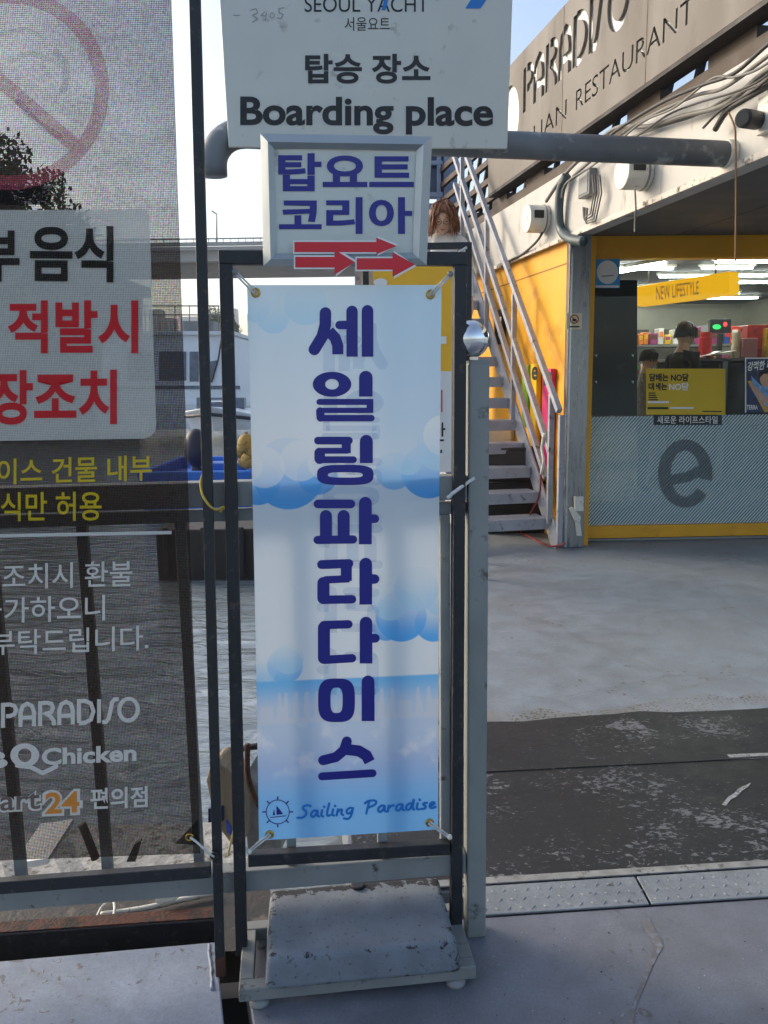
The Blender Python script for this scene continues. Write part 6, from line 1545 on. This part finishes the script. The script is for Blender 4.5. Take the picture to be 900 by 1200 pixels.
def hullshape(pl, xs, deep, parent, m1, m2):
    tp_ = [pl.at(xs[0], 482), pl.at(xs[1], 477), pl.at(xs[2], 486)]
    (a, b_, c) = tp_; wl = [pl.at(xs[0] + 8, 503), pl.at(xs[1], 505), pl.at(xs[2] - 8, 503)]
    mbx = MB().add([a, b_ + Vector((0, -.9, .05)), c, wl[0], wl[1] + Vector((0, -.3, 0)), wl[2], a + Vector((0, deep, 0)), c + Vector((0, deep, 0)), wl[0] + Vector((0, deep, 0)), wl[2] + Vector((0, deep, 0))],
        [(0, 1, 4, 3), (1, 2, 5, 4), (0, 3, 8, 6), (2, 7, 9, 5), (6, 8, 9, 7), (0, 6, 7, 2, 1), (3, 4, 5, 9, 8)])
    mbx.build('hull', m1, parent, bevel=.03)
hullshape(B2, (216, 254, 302), 4, lb_, HULL, NAVY)
MB().tube([B2.at(217, 488), B2.at(254, 484) + Vector((0, -.95, 0)), B2.at(302, 491)], .05, 8).build('rub_strip', NAVY, lb_)
pxbox(lb_, 'windscreen', B2, 230, 466, 286, 479, .4, BOATW, off=-1)
MB().tube(spline([B2.at(x, y, .2) for x, y in ((238, 480), (240, 471), (250, 470), (262, 471), (263, 482))]), .03, 6).build('bow_rail', CHROME, lb_, smooth=True)
for i, (px, Y_, x0, x1, lab) in enumerate(((290, 60, 276, 330, 'white yacht with a bare mast behind the houseboat'), (310, 85, 268, 340, 'distant white motor yacht right of the houseboat'))):
    pl_ = yplane(Y_); t = thing('yacht', lab, 'boat', along(pl_.at(px, 470), WATER_Z), 'yachts moored far off')
    zt0 = pl_.at(px, 455).z
    q = [along(pl_.at(x0, 460), zt0), along(pl_.at(x1, 460), zt0), along(pl_.at(x1 - 6, 460), WATER_Z), along(pl_.at(x0 + 6, 460), WATER_Z)]
    MB().prism(q, Vector((0, 5, 0))).build('hull', HULL, t, bevel=.1)
    pxbox(t, 'cabin', pl_, x0 + 10, 430 - i * 14, x1 - 8, 456, 3, HULL, bevel=.1); pxbox(t, 'window', pl_, x0 + 14, 436 - i * 12, x1 - 12, 444 - i * 8, .1, GLASSD, off=.05)
    MB().tube([pl_.at(px + 2, 440), pl_.at(px + 2, 372)], .06, 6).build('mast', GREY_STEEL, t)
B3 = yplane(15)
bl_ = thing('blue_boat', 'bright blue plastic work boat moored just beyond the railing', 'boat', along(B3.at(255, 565), WATER_Z))
zt3 = B3.at(255, 548).z
ax0, ax1 = B3.at(170, 548).x, B3.at(300, 548).x
def plan(z, g): return [Vector((ax0 + g, 14.4 + g, z)), Vector((ax1 - g, 14.4 + g, z)), Vector((ax1 - g, 17.4 - g, z)), Vector((ax0 + g, 17.4 - g, z))]
o_, i_, dn, bt = plan(zt3, 0), plan(zt3, .12), plan(zt3 - .22, .14), plan(WATER_Z - .05, .1)
mbx = MB().add(o_ + i_ + dn + bt, [(0, 1, 5, 4), (1, 2, 6, 5), (2, 3, 7, 6), (3, 0, 4, 7), (4, 5, 9, 8), (5, 6, 10, 9), (6, 7, 11, 10), (7, 4, 8, 11), (8, 9, 10, 11), (0, 12, 13, 1), (1, 13, 14, 2), (2, 14, 15, 3), (3, 15, 12, 0)])
mbx.build('hull', BLUEP, bl_, bevel=.03)
MB().frame_box(Vector((ax1 - .95, 15.2, zt3 - .2)), Vector((.7, 0, 0)), Vector((0, .5, 0)), Z * .26).build('thwart', BLUEP, bl_, bevel=.03)
om = thing('outboard_motor', 'navy covered outboard motor on the blue boat', 'motor', along(B3.at(228, 548), zt3 - .2))
mo = B3.at(226, 527); MB().ball(mo + Vector((0, .3, 0)), .3, 16, 12, (.8, .9, 1.25)).build('cowl', NAVY, om, smooth=True)
MB().tube([Vector((mo.x, mo.y + .3, mo.z - .3)), Vector((mo.x, mo.y + .3, zt3 - .25))], .12, 10).build('leg', NAVY, om)
BUOY = mat('dull yellow buoy', rgb(164, 134, 66), .75, var=.35, scale=5, dirt=rgb(90, 74, 46), dirt_amt=.4, dirt_scale=5)
for i, (x, y, r) in enumerate(((289, 520, .17), (282, 530, .14), (292, 540, .16), (284, 542, .12), (296, 528, .15))):
    p = B3.at(x, y); p.y += .2 * (i % 2)
    t = thing('buoy', 'dull yellow round buoy, %s of the pile beside the blue boat' % ('upper left', 'middle left', 'lowest', 'lower left', 'rightmost')[i], 'buoy', p - Z * r, 'yellow buoys by the blue boat')
    MB().ball(p, r, 16, 10, (1, 1, 1.1)).build('float', BUOY, t, smooth=True); MB().tube([p + Z * r, p + Z * (r + .05)], .03, 8).build('eye', BUOY, t)
dk = struct(MB().box((B3.at(255, 560).x + 1.5, 16.6, WATER_Z + .15), (6, 1.2, .5)).build('far_jetty', GREYB, bevel=.02))
pt_ = thing('added_pontoon', 'dark pontoon added for the dark band on the water beyond the railing', 'pontoon', (-1.7, 10, WATER_Z))  # pontoon added to stand in for a dark reflection on the water
DARK_BAND = mat('dark band timber', rgb(44, 40, 36), .7, var=.35, scale=8, bump=.3)
MB().box((-1.68, 10.2, (WATER_Z - .12) / 2 - .06), (2.1, 1.4, .68)).build('body', DARK_BAND, pt_, bevel=.02)
for k in range(5): MB().box((-2.6 + k * .45, 9.47, -.45), (.06, .05, .6)).build('fender_strip', RUBBER, pt_, bevel=.01)
# road bridge
BR = yplane(170); CONC = mat('bridge concrete', rgb(150, 150, 146), .8, var=.1, scale=.3)
br = thing('road_bridge', 'grey concrete road bridge crossing the river behind the signs', 'bridge', along(BR.at(260, 500), WATER_Z))
def bspan(nm, y0, y1, depth, m, off=0):
    z0, z1_ = BR.at(260, y1).z, BR.at(260, y0).z
    MB().frame_box(Vector((-260, 170 - off, z0)), Vector((520, 0, 0)), Vector((0, depth, 0)), Z * (z1_ - z0)).build(nm, m, br)
bspan('parapet', 284, 288.5, .4, CONC, .6); bspan('deck', 289, 293, 14, CONC, .3); bspan('girder', 293.2, 305, 12, CONC, -1); bspan('lower_girder', 305.2, 317, 10, mat('dark girder', rgb(96, 92, 86), .8), -3)
zr = BR.at(260, 280).z
MB().beam((-260, 169.6, zr), (260, 169.6, zr), .25, .25, Z).build('handrail', GREY_STEEL, br)
for i in range(60):
    x = -60 + i * 1.5; MB().beam((x, 169.6, BR.at(260, 284).z), (x, 169.6, zr), .12, .12).build('rail_post', GREY_STEEL, br)
for x in (-170, -118, 20, 90, 160):
    MB().box((x, 177, (BR.at(260, 317).z + WATER_Z) / 2), (5, 6, BR.at(260, 317).z - WATER_Z)).build('pier', CONC, br)
lp = thing('street_lamp', 'slim street lamp standing on the road bridge', 'street lamp', BR.at(254, 288))
MB().tube([BR.at(254, 288), BR.at(254, 251)], [.2, .12], 8).build('pole', GREY_STEEL, lp); MB().tube([BR.at(254, 251), BR.at(251, 249), BR.at(248, 247)], .14, 8).build('arm', GREY_STEEL, lp)
# far bank: long low land, hazy towers, trees at the far left
LAND = mat('far bank green', rgb(96, 108, 92), .9, var=.3, scale=.05)
mbx = MB(); n = 60
for i in range(n + 1):
    x = -900 + i * 30; h = 7 + 3 * math.sin(i * .7) + 2.5 * math.sin(i * 1.9)
    mbx.v += [Vector((x, 520, WATER_Z - .5)), Vector((x, 540, h)), Vector((x, 640, h + 3)), Vector((x, 660, WATER_Z - .5))]
for i in range(n):
    for k in range(3): mbx.f.append((i * 4 + k, i * 4 + k + 1, i * 4 + k + 5, i * 4 + k + 4))
struct(mbx.build('far_bank', LAND, smooth=True, fix=False))
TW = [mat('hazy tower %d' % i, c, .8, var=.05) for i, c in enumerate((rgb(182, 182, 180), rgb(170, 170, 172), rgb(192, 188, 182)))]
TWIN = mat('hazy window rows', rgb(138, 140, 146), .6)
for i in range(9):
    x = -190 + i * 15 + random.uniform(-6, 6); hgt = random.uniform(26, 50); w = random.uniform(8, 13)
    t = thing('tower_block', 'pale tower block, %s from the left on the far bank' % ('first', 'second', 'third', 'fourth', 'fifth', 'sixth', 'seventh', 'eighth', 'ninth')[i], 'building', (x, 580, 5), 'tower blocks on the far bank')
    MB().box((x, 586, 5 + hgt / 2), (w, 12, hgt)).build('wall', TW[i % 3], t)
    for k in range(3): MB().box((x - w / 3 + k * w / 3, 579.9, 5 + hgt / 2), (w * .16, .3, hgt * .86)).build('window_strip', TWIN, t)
# tree beyond the mesh notice
def leaf_mat(nm, c):
    m, nt, N, L, b = nodes_of(nm); oi = N.new('ShaderNodeNewGeometry'); n1 = N.new('ShaderNodeTexNoise'); n1.inputs['Scale'].default_value = .7; L.new(oi.outputs['Position'], n1.inputs['Vector'])
    r = N.new('ShaderNodeMix'); r.data_type = 'RGBA'; r.inputs[6].default_value = (*[q * .55 for q in c], 1); r.inputs[7].default_value = (*[q * 1.4 for q in c], 1); L.new(n1.outputs['Fac'], r.inputs[0]); L.new(r.outputs[2], b.inputs['Base Color']); b.inputs['Roughness'].default_value = .7
    return m
LEAF = leaf_mat('leaf green', (.05, .085, .035)); BARK = mat('bark', rgb(72, 60, 50), .9, var=.3)
for ti, (px, py, Y_, rad, lab) in enumerate(((-60, 270, 42, 4.2, 'dense green tree seen through the mesh notice at the far left'), (20, 330, 44, 3.2, 'lower green tree seen through the middle of the mesh notice'), (258, 384, 120, 2.6, 'small round tree top above the houseboat roof'))):
    c = yplane(Y_).at(px, py); t = thing('tree', lab, 'tree', along(c, WATER_Z + .4))
    MB().tube([along(c, WATER_Z + .4), c - Z * rad * .5, c + Z * rad * .3], [rad * .09, rad * .06, rad * .02], 10).build('trunk', BARK, t, smooth=True)
    for k in range(6):
        a = k * 1.05; MB().tube([c - Z * rad * (.5 - .08 * k), c + Vector((math.cos(a) * rad * .5, math.sin(a) * rad * .5, rad * .1))], [rad * .035, rad * .01], 6).build('limb', BARK, t)
    lf = MB(); rn = random.Random(11 + ti); cl_ = [(c + Vector((rn.gauss(0, .45), rn.gauss(0, .4), rn.gauss(0, .42))) * rad, rad * rn.uniform(.22, .42)) for _ in range(60)]
    for cc_, rr in cl_:
        for _ in range(260):
            d = Vector((rn.gauss(0, 1), rn.gauss(0, 1), rn.gauss(0, 1))).normalized(); p = cc_ + d * rr * rn.uniform(.55, 1.05)
            a = Vector((rn.gauss(0, 1), rn.gauss(0, 1), rn.gauss(0, 1))).normalized(); b_ = a.orthogonal().normalized(); sz = rad * rn.uniform(.035, .062)
            o = len(lf.v); lf.v += [p - a * sz, p + b_ * sz * .5, p + a * sz, p - b_ * sz * .5]; lf.f.append((o, o + 1, o + 2, o + 3))
    lf.build('crown', LEAF, t, fix=False)
struct(MB().box((yplane(44).at(-20, 400).x - 12, 46, WATER_Z + .1), (34, 16, 1.0)).build('left_bank', LAND))
sh_ = thing('boat_house', 'dark boat house seen through the mesh notice at the left', 'building', along(yplane(36).at(60, 480), WATER_Z))
BH = yplane(36)
pxbox(sh_, 'wall', BH, -160, 330, 120, 500, 6, mat('dark boards', rgb(74, 70, 66), .8, var=.2)); pxbox(sh_, 'roof', BH, -170, 318, 126, 331, 6.6, mat('brown roof', rgb(90, 62, 54), .8), off=.3)
for a in (-100, -40, 20, 74): pxbox(sh_, 'window', BH, a, 366, a + 26, 410, .1, BOATW, off=.06)
# ------------------------------------------------------------------ thin evening haze over the river
hm_ = bpy.data.materials.new('thin river haze'); hm_.use_nodes = True; N = hm_.node_tree.nodes; N.remove(N['Principled BSDF'])
pv = N.new('ShaderNodeVolumePrincipled'); pv.inputs['Color'].default_value = (.92, .93, .95, 1); pv.inputs['Density'].default_value = .0006; pv.inputs['Anisotropy'].default_value = .2
hm_.node_tree.links.new(pv.outputs[0], N['Material Output'].inputs['Volume'])
hz_ = MB().box((0, 1450, 44), (5200, 4300, 92)).build('haze', hm_); hz_['kind'] = 'stuff'
